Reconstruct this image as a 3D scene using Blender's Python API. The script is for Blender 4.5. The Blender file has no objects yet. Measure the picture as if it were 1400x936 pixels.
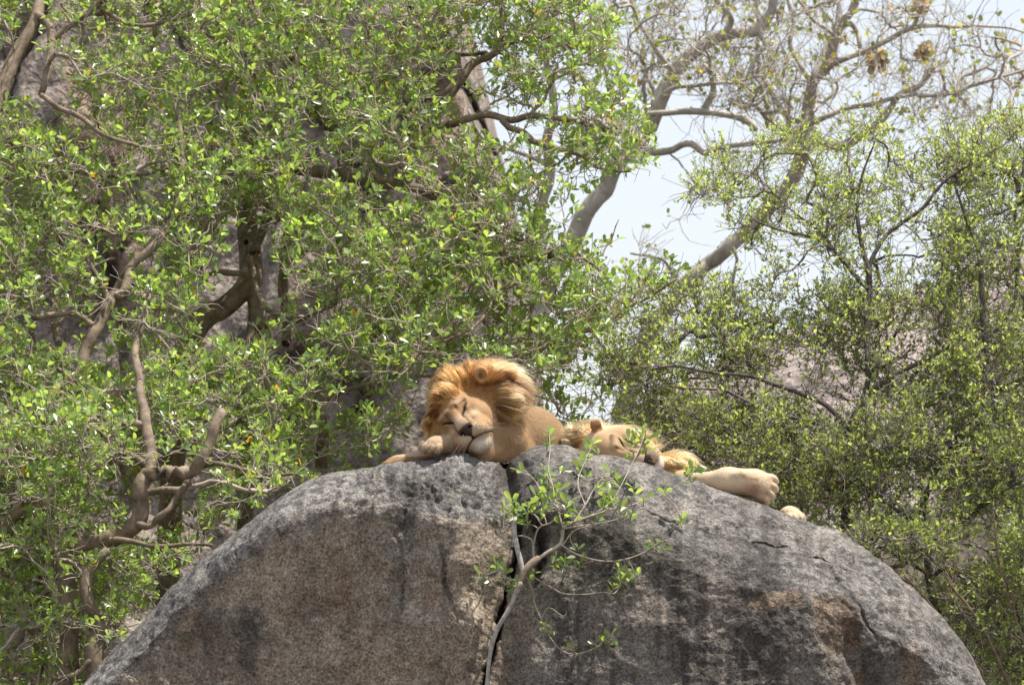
import bpy, math
import numpy as np
from mathutils import Vector

SC = bpy.context.scene
COL = SC.collection
RNG = np.random.RandomState(7)

# ------------------------------------------------------------------ camera, sky, sun, exposure
DIST, PITCH, CZ = 25.0, math.radians(6.0), 2.2
PX = 5.6 / 25.0 / 1400.0                       # slope per pixel of the photograph
CAM = np.array([0.0, -DIST, CZ])
FWD = np.array([0, math.cos(PITCH), math.sin(PITCH)])
UPV = np.array([0, -math.sin(PITCH), math.cos(PITCH)])
cam_data = bpy.data.cameras.new("camera")
cam = bpy.data.objects.new("camera", cam_data)
COL.objects.link(cam)
cam.location = CAM
cam.rotation_euler = (math.pi / 2 + PITCH, 0, 0)
cam_data.sensor_width = 36.0
cam_data.lens = 36.0 / (PX * 1400.0)
cam_data.clip_start, cam_data.clip_end = 0.5, 6000.0
cam_data.dof.use_dof = True
cam_data.dof.focus_distance = 25.2
cam_data.dof.aperture_fstop = 4.0
SC.camera = cam

SUN = np.array([0.33, 0.04, 0.94]); SUN /= np.linalg.norm(SUN)
W = bpy.data.worlds.new("World"); SC.world = W; W.use_nodes = True
wn = W.node_tree.nodes; wn.clear()
sky = wn.new("ShaderNodeTexSky"); sky.sky_type = 'NISHITA'; sky.sun_disc = False
sky.sun_elevation = math.asin(SUN[2]); sky.sun_rotation = math.atan2(SUN[0], SUN[1])
sky.air_density = 1.3; sky.dust_density = 1.5; sky.ozone_density = 1.0
bg = wn.new("ShaderNodeBackground"); bg.inputs[1].default_value = 0.15
wo = wn.new("ShaderNodeOutputWorld")
veil = wn.new("ShaderNodeMix"); veil.data_type = 'RGBA'       # thin bright cloud veil over the whole sky
veil.inputs[0].default_value = 0.72; veil.inputs[7].default_value = (3.45, 3.45, 3.72, 1)
W.node_tree.links.new(sky.outputs[0], veil.inputs[6]); W.node_tree.links.new(veil.outputs[2], bg.inputs[0]); W.node_tree.links.new(bg.outputs[0], wo.inputs[0])
sun_data = bpy.data.lights.new("sun", 'SUN'); sun_data.energy = 4.4; sun_data.angle = math.radians(0.53)
sun_data.color = (1.0, 0.95, 0.87)
sun = bpy.data.objects.new("sun", sun_data); COL.objects.link(sun)
sun.rotation_euler = Vector(SUN).to_track_quat('Z', 'Y').to_euler()
SC.view_settings.view_transform = 'Standard'; SC.view_settings.look = 'None'
SC.view_settings.exposure = 0.74; SC.view_settings.gamma = 1.0
SC.cycles.max_bounces = 8; SC.cycles.transparent_max_bounces = 8
SC.cycles.use_denoising = True; SC.cycles.denoising_prefilter = 'NONE'

# ------------------------------------------------------------------ helpers
def at(px, py, Y):
    """the point of plane y=Y seen at pixel px,py of the photograph"""
    px, py, Y = np.broadcast_arrays(np.asarray(px, float), np.asarray(py, float), np.asarray(Y, float))
    a = (px - 700) * PX; b = (468 - py) * PX
    dy = FWD[1] + b * UPV[1]; dz = FWD[2] + b * UPV[2]
    t = (Y - CAM[1]) / dy
    return np.stack([a * t, Y, CAM[2] + dz * t], -1)

def proj(P):
    d = P - CAM
    w = d @ FWD
    return 700 + d[..., 0] / w / PX, 468 - (d @ UPV) / w / PX

def unit(v):
    return v / np.maximum(np.linalg.norm(v, axis=-1, keepdims=True), 1e-9)

def _hash(ix, iy, iz, seed):
    h = (ix * 374761393 + iy * 668265263 + iz * 2147483647 + seed * 974634541) & 0xFFFFFFFF
    h = ((h ^ (h >> 13)) * 1274126177) & 0xFFFFFFFF
    h = ((h ^ (h >> 16)) * 2246822519) & 0xFFFFFFFF
    return ((h ^ (h >> 15)) & 0xFFFF) / 32767.5 - 1.0

def vnoise(P, seed=0):
    """value noise in -1..1"""
    P = np.asarray(P, float); i = np.floor(P).astype(np.int64); f = P - i
    f = f * f * f * (f * (f * 6 - 15) + 10)
    out = np.zeros(P.shape[:-1])
    for dx in (0, 1):
        wx = f[..., 0] if dx else 1 - f[..., 0]
        for dy in (0, 1):
            wy = f[..., 1] if dy else 1 - f[..., 1]
            for dz in (0, 1):
                wz = f[..., 2] if dz else 1 - f[..., 2]
                out += wx * wy * wz * _hash(i[..., 0] + dx, i[..., 1] + dy, i[..., 2] + dz, seed)
    return out

def fbm(P, octaves=4, seed=0, gain=0.5, lac=2.07):
    s = 0; a = 1.0
    for o in range(octaves):
        s = s + a * vnoise(P * lac ** o + 17.3 * o, seed + o); a *= gain
    return s

def smooth01(x):
    x = np.clip(x, 0, 1); return x * x * (3 - 2 * x)

def link(name, data, parent=None, mat=None):
    o = bpy.data.objects.new(name, data)
    COL.objects.link(o)
    if parent is not None: o.parent = parent
    if mat is not None: data.materials.append(mat)
    return o

def make_mesh(name, V, faces, cols=None, smooth=True, normals=None):
    """faces: one int array (n,k) or a list of them"""
    if isinstance(faces, np.ndarray): faces = [faces]
    faces = [f for f in faces if len(f)]
    m = bpy.data.meshes.new(name)
    V = np.asarray(V, np.float32)
    m.vertices.add(len(V)); m.vertices.foreach_set("co", V.ravel())
    idx = np.concatenate([f.ravel() for f in faces]).astype(np.int32)
    sizes = np.concatenate([np.full(len(f), f.shape[1]) for f in faces])
    starts = np.concatenate([[0], np.cumsum(sizes)[:-1]]).astype(np.int32)
    m.loops.add(len(idx)); m.loops.foreach_set("vertex_index", idx)
    m.polygons.add(len(sizes)); m.polygons.foreach_set("loop_start", starts)
    m.polygons.foreach_set("use_smooth", np.full(len(sizes), bool(smooth)))
    m.update(calc_edges=True)
    if cols is not None:
        a = m.color_attributes.new("col", 'FLOAT_COLOR', 'POINT')
        c = np.ones((len(V), 4), np.float32); c[:, :3] = cols
        a.data.foreach_set("color", c.ravel())
    return m

def thing(name, label, cat, loc, group=None):
    o = bpy.data.objects.new(name, None); COL.objects.link(o)
    o.location = loc; o.empty_display_size = 0.2
    o["label"] = label; o["category"] = cat
    if group: o["group"] = group
    return o

def org(parent):
    return np.array(parent.location) if parent is not None else np.zeros(3)

# ------------------------------------------------------------------ materials
def new_mat(name):
    m = bpy.data.materials.new(name); m.use_nodes = True
    nt = m.node_tree; nt.nodes.clear()
    return m, nt, nt.nodes, nt.links

def N(ns, t, **kw):
    n = ns.new(t)
    for k, v in kw.items(): setattr(n, k, v)
    return n

def mat_rock(name, tint=(1, 1, 1), scale=1.0, bump=0.5, speck=1.0):
    m, nt, ns, L = new_mat(name)
    out = N(ns, "ShaderNodeOutputMaterial"); bs = N(ns, "ShaderNodeBsdfPrincipled")
    bs.inputs["Roughness"].default_value = 0.85; bs.inputs["Specular IOR Level"].default_value = 0.25
    L.new(bs.outputs[0], out.inputs[0])
    at_ = N(ns, "ShaderNodeAttribute", attribute_name="col")
    tc = N(ns, "ShaderNodeTexCoord")
    n1 = N(ns, "ShaderNodeTexNoise"); n1.inputs["Scale"].default_value = 68 * scale; n1.inputs["Detail"].default_value = 3
    n1.inputs["Roughness"].default_value = 0.7
    n2 = N(ns, "ShaderNodeTexVoronoi"); n2.inputs["Scale"].default_value = 88 * scale
    n3 = N(ns, "ShaderNodeTexNoise"); n3.inputs["Scale"].default_value = 18 * scale; n3.inputs["Detail"].default_value = 5
    n3.inputs["Roughness"].default_value = 0.65
    for n in (n1, n2, n3): L.new(tc.outputs["Object"], n.inputs["Vector"])
    r1 = N(ns, "ShaderNodeMapRange"); r1.inputs[1].default_value = 0.32; r1.inputs[2].default_value = 0.68
    r1.inputs[3].default_value = 1 - 0.75 * speck; r1.inputs[4].default_value = 1 + 0.75 * speck
    L.new(n1.outputs[0], r1.inputs[0])
    r3 = N(ns, "ShaderNodeMapRange"); r3.inputs[1].default_value = 0.3; r3.inputs[2].default_value = 0.7
    r3.inputs[3].default_value = 1 - 0.35 * speck; r3.inputs[4].default_value = 1 + 0.3 * speck
    L.new(n3.outputs[0], r3.inputs[0])
    sp = N(ns, "ShaderNodeMix", data_type='RGBA', blend_type='MULTIPLY'); sp.inputs[0].default_value = 0.6 * speck
    L.new(n2.outputs["Color"], sp.inputs[7])
    hs = N(ns, "ShaderNodeHueSaturation"); hs.inputs["Saturation"].default_value = 0.12; hs.inputs["Value"].default_value = 1.75
    L.new(n2.outputs["Color"], hs.inputs["Color"]); L.new(hs.outputs[0], sp.inputs[7])
    L.new(at_.outputs["Color"], sp.inputs[6])
    mu = N(ns, "ShaderNodeVectorMath", operation='SCALE'); L.new(sp.outputs[2], mu.inputs[0]); L.new(r1.outputs[0], mu.inputs["Scale"])
    mu2 = N(ns, "ShaderNodeVectorMath", operation='SCALE'); L.new(mu.outputs[0], mu2.inputs[0]); L.new(r3.outputs[0], mu2.inputs["Scale"])
    mt = N(ns, "ShaderNodeVectorMath", operation='MULTIPLY'); mt.inputs[1].default_value = tint
    L.new(mu2.outputs[0], mt.inputs[0]); L.new(mt.outputs[0], bs.inputs["Base Color"])
    ad = N(ns, "ShaderNodeMath", operation='ADD'); L.new(n1.outputs[0], ad.inputs[0])
    m3 = N(ns, "ShaderNodeMath", operation='MULTIPLY'); m3.inputs[1].default_value = 2.5
    L.new(n3.outputs[0], m3.inputs[0]); L.new(m3.outputs[0], ad.inputs[1])
    bp = N(ns, "ShaderNodeBump"); bp.inputs["Strength"].default_value = bump; bp.inputs["Distance"].default_value = 0.02 / scale
    L.new(ad.outputs[0], bp.inputs["Height"]); L.new(bp.outputs[0], bs.inputs["Normal"])
    return m

def mat_bark(name, c1, c2, scale=14.0):
    m, nt, ns, L = new_mat(name)
    out = N(ns, "ShaderNodeOutputMaterial"); bs = N(ns, "ShaderNodeBsdfPrincipled")
    bs.inputs["Roughness"].default_value = 0.8; bs.inputs["Specular IOR Level"].default_value = 0.25
    L.new(bs.outputs[0], out.inputs[0])
    tc = N(ns, "ShaderNodeTexCoord")
    n1 = N(ns, "ShaderNodeTexNoise"); n1.inputs["Scale"].default_value = scale; n1.inputs["Detail"].default_value = 6
    n1.inputs["Roughness"].default_value = 0.7
    L.new(tc.outputs["Object"], n1.inputs["Vector"])
    cr = N(ns, "ShaderNodeValToRGB"); cr.color_ramp.elements[0].position = 0.32; cr.color_ramp.elements[1].position = 0.66
    cr.color_ramp.elements[0].color = (*c1, 1); cr.color_ramp.elements[1].color = (*c2, 1)
    L.new(n1.outputs[0], cr.inputs[0]); L.new(cr.outputs[0], bs.inputs["Base Color"])
    bp = N(ns, "ShaderNodeBump"); bp.inputs["Strength"].default_value = 0.6; bp.inputs["Distance"].default_value = 0.01
    L.new(n1.outputs[0], bp.inputs["Height"]); L.new(bp.outputs[0], bs.inputs["Normal"])
    return m

def mat_leaf(name, rough=0.3, trans=0.4, tcol=(2.3, 2.1, 1.4), spec=0.5):
    m, nt, ns, L = new_mat(name)
    out = N(ns, "ShaderNodeOutputMaterial"); bs = N(ns, "ShaderNodeBsdfPrincipled")
    bs.inputs["Roughness"].default_value = rough; bs.inputs["Specular IOR Level"].default_value = spec
    at_ = N(ns, "ShaderNodeAttribute", attribute_name="col")
    L.new(at_.outputs["Color"], bs.inputs["Base Color"])
    tr = N(ns, "ShaderNodeBsdfTranslucent")
    mt = N(ns, "ShaderNodeVectorMath", operation='MULTIPLY'); mt.inputs[1].default_value = tcol
    L.new(at_.outputs["Color"], mt.inputs[0]); L.new(mt.outputs[0], tr.inputs[0])
    mx = N(ns, "ShaderNodeMixShader"); mx.inputs[0].default_value = trans
    L.new(bs.outputs[0], mx.inputs[1]); L.new(tr.outputs[0], mx.inputs[2]); L.new(mx.outputs[0], out.inputs[0])
    return m

def mat_simple(name, rough=0.8, spec=0.3, color=None):
    m, nt, ns, L = new_mat(name)
    out = N(ns, "ShaderNodeOutputMaterial"); bs = N(ns, "ShaderNodeBsdfPrincipled")
    bs.inputs["Roughness"].default_value = rough; bs.inputs["Specular IOR Level"].default_value = spec
    L.new(bs.outputs[0], out.inputs[0])
    at_ = N(ns, "ShaderNodeAttribute", attribute_name="col")
    if color is None:
        tc = N(ns, "ShaderNodeTexCoord"); n1 = N(ns, "ShaderNodeTexNoise"); n1.inputs["Scale"].default_value = 160
        n1.inputs["Detail"].default_value = 2
        L.new(tc.outputs["Object"], n1.inputs["Vector"])
        r = N(ns, "ShaderNodeMapRange"); r.inputs[3].default_value = 0.75; r.inputs[4].default_value = 1.25
        L.new(n1.outputs[0], r.inputs[0])
        mu = N(ns, "ShaderNodeVectorMath", operation='SCALE'); L.new(at_.outputs["Color"], mu.inputs[0]); L.new(r.outputs[0], mu.inputs["Scale"])
        L.new(mu.outputs[0], bs.inputs["Base Color"])
    else:
        bs.inputs["Base Color"].default_value = (*color, 1)
    return m

def mat_hair(name, rough=0.35, ior=1.4):
    m, nt, ns, L = new_mat(name)
    out = N(ns, "ShaderNodeOutputMaterial")
    h = N(ns, "ShaderNodeBsdfHairPrincipled"); h.parametrization = 'COLOR'
    h.inputs["Roughness"].default_value = rough; h.inputs["Radial Roughness"].default_value = 0.5
    h.inputs["Random Roughness"].default_value = 0.2; h.inputs["IOR"].default_value = ior
    at_ = N(ns, "ShaderNodeAttribute", attribute_name="tint")
    L.new(at_.outputs["Color"], h.inputs["Color"]); L.new(h.outputs[0], out.inputs[0])
    return m

M_ROCK = mat_rock("granite", (.62, .595, .56), 1.0, 0.6, 0.76)
M_CLIFF = mat_rock("weathered_cliff_granite", (.74, .735, .73), 0.25, 0.7, 0.7)
M_HILL = mat_rock("bare_dome_granite", (.90, .89, .885), 0.25, 0.7, 0.5)
M_SOIL = mat_rock("dry_soil", (1, 1, 1), 0.3, 0.6, 0.6)
M_FIGBARK = mat_bark("fig_bark", (0.085, 0.063, 0.045), (0.31, 0.235, 0.165), 13)
M_FIGTWIG = mat_bark("fig_twig_bark", (0.19, 0.15, 0.12), (0.50, 0.42, 0.335), 9)
M_PALEBARK = mat_bark("pale_bark", (0.29, 0.255, 0.215), (0.56, 0.51, 0.44), 9)
M_DARKBARK = mat_bark("dark_bark", (0.04, 0.033, 0.03), (0.14, 0.115, 0.10), 9)
M_BUSHTWIG = mat_bark("bush_twig_bark", (0.08, 0.066, 0.058), (0.28, 0.235, 0.20), 9)
M_DEADWOOD = mat_bark("bleached_wood", (0.22, 0.19, 0.16), (0.52, 0.48, 0.42), 30)
M_FIGLEAF = mat_leaf("fig_leaf", 0.33, 0.48, (2.4, 2.2, 1.3), 0.9)
M_BUSHLEAF = mat_leaf("bush_leaf", 0.45, 0.5, (2.4, 2.2, 1.3), 0.6)
M_COAT = mat_simple("lion_coat", 0.85, 0.15)
M_NOSE = mat_simple("nose_leather", 0.65, 0.12)
M_HAIR = mat_hair("lion_hair", 0.4, 1.38)
M_FUR = mat_hair("lion_short_fur", 0.6, 1.18)

# ------------------------------------------------------------------ ground, cliff and granite hill
def grid_mesh(U, Vn):
    i = np.arange(U - 1)[:, None] * Vn + np.arange(Vn - 1)[None, :]
    return np.stack([i, i + Vn, i + Vn + 1, i + 1], -1).reshape(-1, 4)

def ground_z(x, y):
    rise = 2.3 * smooth01((y - 1.5) / 7.0) + 1.2 * smooth01((y - 9) / 12.0)
    rise = rise + smooth01((x - .9) / 1.6) * 2.3 * smooth01((y - 2.6) / 3.2) * (1 - smooth01((y - 7) / 6))
    return rise * np.exp(-(np.maximum(np.abs(x) - 25, 0) / 30) ** 2) * (1 - smooth01((y - 60) / 60))

def build_ground():
    def axis(lim, fine, h):
        a = [0.0]
        while a[-1] < lim:
            a.append(a[-1] + (h if a[-1] < fine else (a[-1] - fine) * 0.25 + h))
        a = np.array(a); return np.concatenate([-a[:0:-1], a])
    xs, ys = axis(3000, 9, 0.14), axis(3000, 12, 0.16)
    X, Y = np.meshgrid(xs, ys, indexing='ij')
    P = np.stack([X, Y, 0 * X], -1)
    near = np.exp(-(np.hypot(X, Y) / 40) ** 2)
    Z = ground_z(X, Y) + near * (0.10 * fbm(P * 0.9, 4, 3) + 0.03 * fbm(P * 5, 3, 9))
    P[..., 2] = Z
    n = fbm(P * 0.8, 4, 21)
    c = np.array([0.085, 0.066, 0.050]) * (1 + 0.35 * n[..., None])
    g = smooth01(n * 1.3)[..., None]
    c = c * (1 - 0.6 * g) + np.array([0.07, 0.07, 0.035]) * 0.6 * g
    me = make_mesh("ground", P.reshape(-1, 3), grid_mesh(len(xs), len(ys)), c.reshape(-1, 3))
    o = link("ground", me, None, M_SOIL); o["kind"] = "structure"
build_ground()

def build_cliff():
    # tall wall of split granite behind the fig trees; right-hand edge leans away to the sky
    nu, nv = 260, 200
    z0, z1 = 0.5, 11.0
    zz = np.linspace(z0, z1, nv)
    u = np.linspace(0, 1, nu)
    Yb = 8.5
    # right edge by height, read at depth Yb
    ez = [at(0, p, Yb)[2] for p in (1100, 560, 420, 250, 80, -200)]
    ex = [at(p, 0, Yb)[0] for p in (720, 690, 684, 664, 622, 560)]
    order = np.argsort(ez)
    edge = np.interp(zz, np.array(ez)[order], np.array(ex)[order])
    U, Z = np.meshgrid(u, zz, indexing='ij')
    E = np.broadcast_to(edge[None, :], U.shape)
    X = -9.0 + (E + 9.0) * np.minimum(U / 0.86, 1.0)
    back = np.maximum(U - 0.86, 0) / 0.14
    Y = Yb + 0.22 * (Z - 3) + 5.0 * back ** 1.2
    X = X + 0.35 * np.sin(back * math.pi * 0.5)
    P = np.stack([X, Y, Z], -1)
    # vertical pillars split by joints
    w = fbm(np.stack([X * 0.25, Y * 0, Z * 0.25], -1), 3, 5)
    ph = X * 0.95 + 1.1 * w + 0.12 * Z
    cell = np.floor(ph); fr = ph - cell
    off = _hash(cell.astype(np.int64), (cell * 0).astype(np.int64), (np.floor(Z * 0.33 + 3 * w)).astype(np.int64), 4)
    joint = np.exp(-(np.minimum(fr, 1 - fr) / 0.05) ** 2)
    hz = Z * 0.45 + 1.1 * fbm(np.stack([X * 0.5, X * 0, Z * 0.2], -1), 2, 8); hf = hz - np.floor(hz)
    hj = np.exp(-(np.minimum(hf, 1 - hf) / 0.02) ** 2)
    d = 0.30 * off - 0.18 * joint - 0.12 * hj + 0.18 * w + 0.10 * fbm(P * 2.0, 4, 31)
    P[..., 1] -= d * (1 - back * 0.6)
    n = fbm(P * 0.9, 4, 40); n2 = fbm(P * np.array([2.5, 2.5, 0.35]), 4, 50)
    c = np.array([0.33, 0.275, 0.23]) * (1 + 0.22 * n[..., None])
    s = smooth01(n2 * 1.2)[..., None] * 0.55
    c = c * (1 - s) + np.array([0.12, 0.105, 0.10]) * s
    o_ = smooth01(fbm(P * 1.3, 3, 66) * 1.6 - 0.5)[..., None] * 0.6
    c = c * (1 - o_) + np.array([0.38, 0.25, 0.17]) * o_
    c = c * (1 - 0.12 * joint[..., None])
    me = make_mesh("cliff", P.reshape(-1, 3), grid_mesh(nu, nv), c.reshape(-1, 3))
    o = link("cliff", me, None, M_CLIFF); o["kind"] = "structure"
build_cliff()

def build_hill():
    # bare granite dome behind the right-hand bushes
    nu, nv = 220, 90
    prof_px = [(700, 640), (860, 575), (960, 515), (1060, 465), (1150, 440), (1250, 420), (1330, 370), (1400, 330), (1600, 240), (2000, 140), (2500, 300), (3000, 700)]
    Yd = 16.0
    pts = np.array([at(a, b, Yd) for a, b in prof_px])
    xs = np.linspace(pts[0, 0], pts[-1, 0], nu)
    H = np.interp(xs, pts[:, 0], pts[:, 2])
    H = np.convolve(np.pad(H, 6, 'edge'), np.ones(13) / 13, 'valid')
    v = np.linspace(0, 1, nv)
    X, Vv = np.meshgrid(xs, v, indexing='ij'); Hh = np.broadcast_to(H[:, None], X.shape)
    ang = Vv * math.pi
    base = 2.0
    Y = Yd - np.cos(ang) * 5.0
    Z = base - 1.0 + np.maximum(Hh - base + 1.0, 0.1) * np.sin(ang) ** 0.62
    P = np.stack([X, Y, Z], -1)
    n = fbm(P * 0.6, 5, 70)
    P[..., 2] += 0.12 * n
    P[..., 1] -= 0.2 * fbm(P * 0.9, 4, 75)
    s = smooth01(fbm(P * np.array([0.5, 1.2, 2.2]), 4, 80) * 1.3 - 0.1)[..., None]
    c = np.array([0.40, 0.335, 0.31]) * (1 + 0.15 * n[..., None])
    c = c * (1 - 0.6 * s) + np.array([0.17, 0.145, 0.14]) * 0.6 * s
    me = make_mesh("granite_hill", P.reshape(-1, 3), grid_mesh(nu, nv), c.reshape(-1, 3))
    o = link("granite_hill", me, None, M_HILL); o["kind"] = "structure"
build_hill()

# ------------------------------------------------------------------ the boulder
SIL = np.array([(-30, 1700), (-22, 1450), (0, 1250), (40, 1090), (82, 990), (118, 936), (150, 898), (185, 858), (230, 802), (265, 770), (300, 742), (330, 718),
                (362, 694), (390, 674), (420, 657), (445, 649), (470, 643), (500, 637), (530, 631), (556, 629), (580, 628), (600, 621), (618, 614),
                (632, 616), (650, 625), (668, 631), (686, 634), (698, 630), (712, 620), (730, 610), (752, 607), (775, 610), (790, 619), (812, 628),
                (835, 626), (870, 633), (900, 642), (930, 651), (960, 661), (990, 671), (1020, 681), (1050, 692), (1080, 705), (1110, 717), (1145, 733),
                (1180, 754), (1215, 778), (1250, 805), (1285, 836), (1312, 868), (1334, 902), (1352, 940), (1380, 1000), (1412, 1110), (1432, 1290), (1440, 1700)], float)

def seg_dist(px, py, line):
    """distance in pixels to a polyline, and position along it 0..1"""
    best = np.full(px.shape, 1e9); pos = np.zeros(px.shape)
    line = np.asarray(line, float); n = len(line) - 1
    for i in range(n):
        a, b = line[i], line[i + 1]; d = b - a
        t = np.clip(((px - a[0]) * d[0] + (py - a[1]) * d[1]) / (d @ d), 0, 1)
        q = np.hypot(px - a[0] - t * d[0], py - a[1] - t * d[1])
        k = q < best; best = np.where(k, q, best); pos = np.where(k, (i + t) / n, pos)
    return best, pos

def blob(px, py, cx, cy, rx, ry, ang=0):
    c, s = math.cos(ang), math.sin(ang); dx, dy = px - cx, py - cy
    return np.exp(-(((c * dx + s * dy) / rx) ** 2 + ((-s * dx + c * dy) / ry) ** 2))

def boulder_rear(y, top):
    return None

def build_boulder():
    # resample the outline, dense where it is in view
    seg = np.hypot(*np.diff(SIL, axis=0).T); s = np.concatenate([[0], np.cumsum(seg)])
    dens = np.linspace(0, s[-1], 4000)
    yy = np.interp(dens, s, SIL[:, 1])
    wgt = np.where(yy < 960, 1.0, 0.12); cw = np.cumsum(wgt); cw = (cw - cw[0]) / (cw[-1] - cw[0])
    NU = 860
    su = np.interp(np.linspace(0, 1, NU), cw, dens)
    cx, cy = np.interp(su, s, SIL[:, 0]), np.interp(su, s, SIL[:, 1])
    k = np.ones(5) / 5
    cx = np.convolve(np.pad(cx, 2, 'edge'), k, 'valid'); cy = np.convolve(np.pad(cy, 2, 'edge'), k, 'valid')
    C = at(cx, cy, 0.0)[:, [0, 2]]
    cen = at(700, 1720, 0.0)[[0, 2]]
    R = np.hypot(*(C - cen).T)
    # front rows measured by distance below the crest
    dfront = np.concatenate([np.array([0, .002, .005, .009, .014]), np.linspace(.02, 1.55, 250), np.linspace(1.62, 5.0, 24)])
    # depth of the sloping shoulder along the outline (pixels)
    d0 = np.interp(cx, [118, 300, 420, 480, 560, 620, 690, 740, 800, 860, 1000, 1130, 1250, 1350],
                   [24, 40, 50, 58, 80, 98, 70, 84, 90, 92, 112, 96, 70, 46]) * 0.004
    def prof(d, d0):
        xk = np.stack([0 * d0, 0 * d0 + .010, 0.16 * d0, 0.45 * d0, d0, d0 * 1.22, d0 * 1.22 + .35, d0 * 1.22 + 1.2, d0 * 0 + 6])
        yk = np.stack([0 * d0, 0 * d0 + .05, .12 + .35 * d0, .19 + .75 * d0, .30 + 1.25 * d0, .335 + 1.32 * d0, .40 + 1.32 * d0, .50 + 1.32 * d0, 1.0 + 1.32 * d0])
        out = np.zeros((len(d0), len(d)))
        for i in range(len(d0)):
            out[i] = np.interp(d, xk[:, i], yk[:, i])
        return out
    Yf = prof(dfront, d0)
    # round the corners of the profile
    for _ in range(3):
        Yf[:, 2:-26] = (Yf[:, 1:-27] + 2 * Yf[:, 2:-26] + Yf[:, 3:-25]) / 4
    for _ in range(6):
        Yf[1:-1] = (Yf[:-2] + 2 * Yf[1:-1] + Yf[2:]) / 4
    rho = np.clip(1 - dfront[None, :] / R[:, None], 0.0, 1)
    XZ = cen + rho[..., None] * (C - cen)[:, None, :]
    F = np.stack([XZ[..., 0], -Yf, XZ[..., 1]], -1)
    # rear rows: a sunken shelf the lions lie on, then the far side
    yr = np.array([.03, .07, .12, .18, .26, .36, .5, .7, .95, 1.2, 1.5, 1.8, 2.05, 2.25, 2.42, 2.55, 2.62, 2.66, 2.7])
    drop = np.interp(yr, [0, .08, .18, .32, .6, 1.9, 2.2, 2.42, 2.55, 2.62, 2.66, 2.7], [0, .005, .06, .14, .19, .24, .34, .62, 1.1, 2.0, 3.0, 4.4])
    rb = np.clip(1 - drop[None, :] / R[:, None], 0.02, 1)
    XB = cen + rb[..., None] * (C - cen)[:, None, :]
    Bk = np.stack([XB[..., 0], np.broadcast_to(yr, rb.shape), XB[..., 1]], -1)
    P = np.concatenate([Bk[:, ::-1], F], 1)
    nb = len(yr); NV = P.shape[1]
    # normals of the smooth body
    du = np.gradient(P, axis=0); dv = np.gradient(P, axis=1)
    nrm = unit(np.cross(dv, du))
    if nrm[NU // 2, nb + 60, 1] > 0: nrm = -nrm
    px, py = proj(P)
    front = np.zeros((NU, NV)); front[:, nb:] = 1
    below = np.concatenate([np.zeros(nb), dfront])[None, :] * np.ones((NU, 1))
    top = 1 - smooth01((below - d0[:, None]) / 0.14)
    # broad shape, then rough crumbly top and grainier face
    disp = 0.035 * fbm(P * 1.6, 3, 100) + 0.016 * fbm(P * 5, 3, 110)
    rid = 1 - np.abs(fbm(P * np.array([9, 9, 13]), 4, 120)); rid2 = 1 - np.abs(fbm(P * 26, 3, 130))
    rough_l = smooth01((px - 430) / 80) * smooth01((700 - px) / 40)
    rough = top * (0.22 + 0.85 * rough_l + 0.12 * smooth01((px - 720) / 60))
    disp += rough * (0.042 * (rid - 0.7) + 0.015 * (rid2 - 0.7))
    disp += (1 - top) * (0.006 * fbm(P * 14, 3, 140) + 0.003 * fbm(P * 45, 2, 145))
    disp *= 1 - 0.7 * np.exp(-(below / 0.02) ** 2) * front
    # bulges and steps seen on the face
    disp += front * (0.07 * blob(px, py, 800, 670, 62, 48) - 0.05 * blob(px, py, 640, 690, 26, 34, 0.5) + 0.05 * blob(px, py, 500, 720, 110, 40)
                     + 0.05 * blob(px, py, 630, 760, 48, 60) - 0.03 * blob(px, py, 560, 715, 12, 40))
    d_, _ = seg_dist(px, py, [(300, 770), (420, 702), (480, 690), (545, 700), (580, 703), (600, 712), (640, 716), (665, 706)])
    below_line = smooth01((py - np.interp(px, [300, 420, 480, 545, 580, 600, 640, 665], [770, 702, 690, 700, 703, 712, 716, 706])) / 6 + 0.5)
    disp += front * 0.03 * np.exp(-(d_ / 14) ** 2) * below_line
    def groove(line, w, depth, wig=2.0, sd=0):
        wx = wig * vnoise(np.stack([px * .06, py * .06, px * 0 + sd], -1), 7) + wig * .6 * vnoise(np.stack([px * .2, py * .2, px * 0 + sd], -1), 8)
        d, t = seg_dist(px + wx, py + wx, line)
        ww = np.interp(t, np.linspace(0, 1, len(w)), w) * (1 if depth > .1 else .62)
        return front * depth * np.exp(-(d / ww) ** 2) * (1 if depth > 0.1 else np.minimum(1, 4 * t + .3) * np.minimum(1, 4 * (1 - t) + .3))
    g = groove([(689, 622), (696, 660), (706, 700), (708, 745), (700, 790), (684, 838), (670, 890), (660, 940), (650, 1080)], [7, 7, 6, 5, 3.5, 3, 3, 3, 3], 0.18, 3, 1)
    g += groove([(722, 690), (735, 720), (742, 760), (730, 800)], [10, 14, 8, 4], 0.09, 3, 2)
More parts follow.
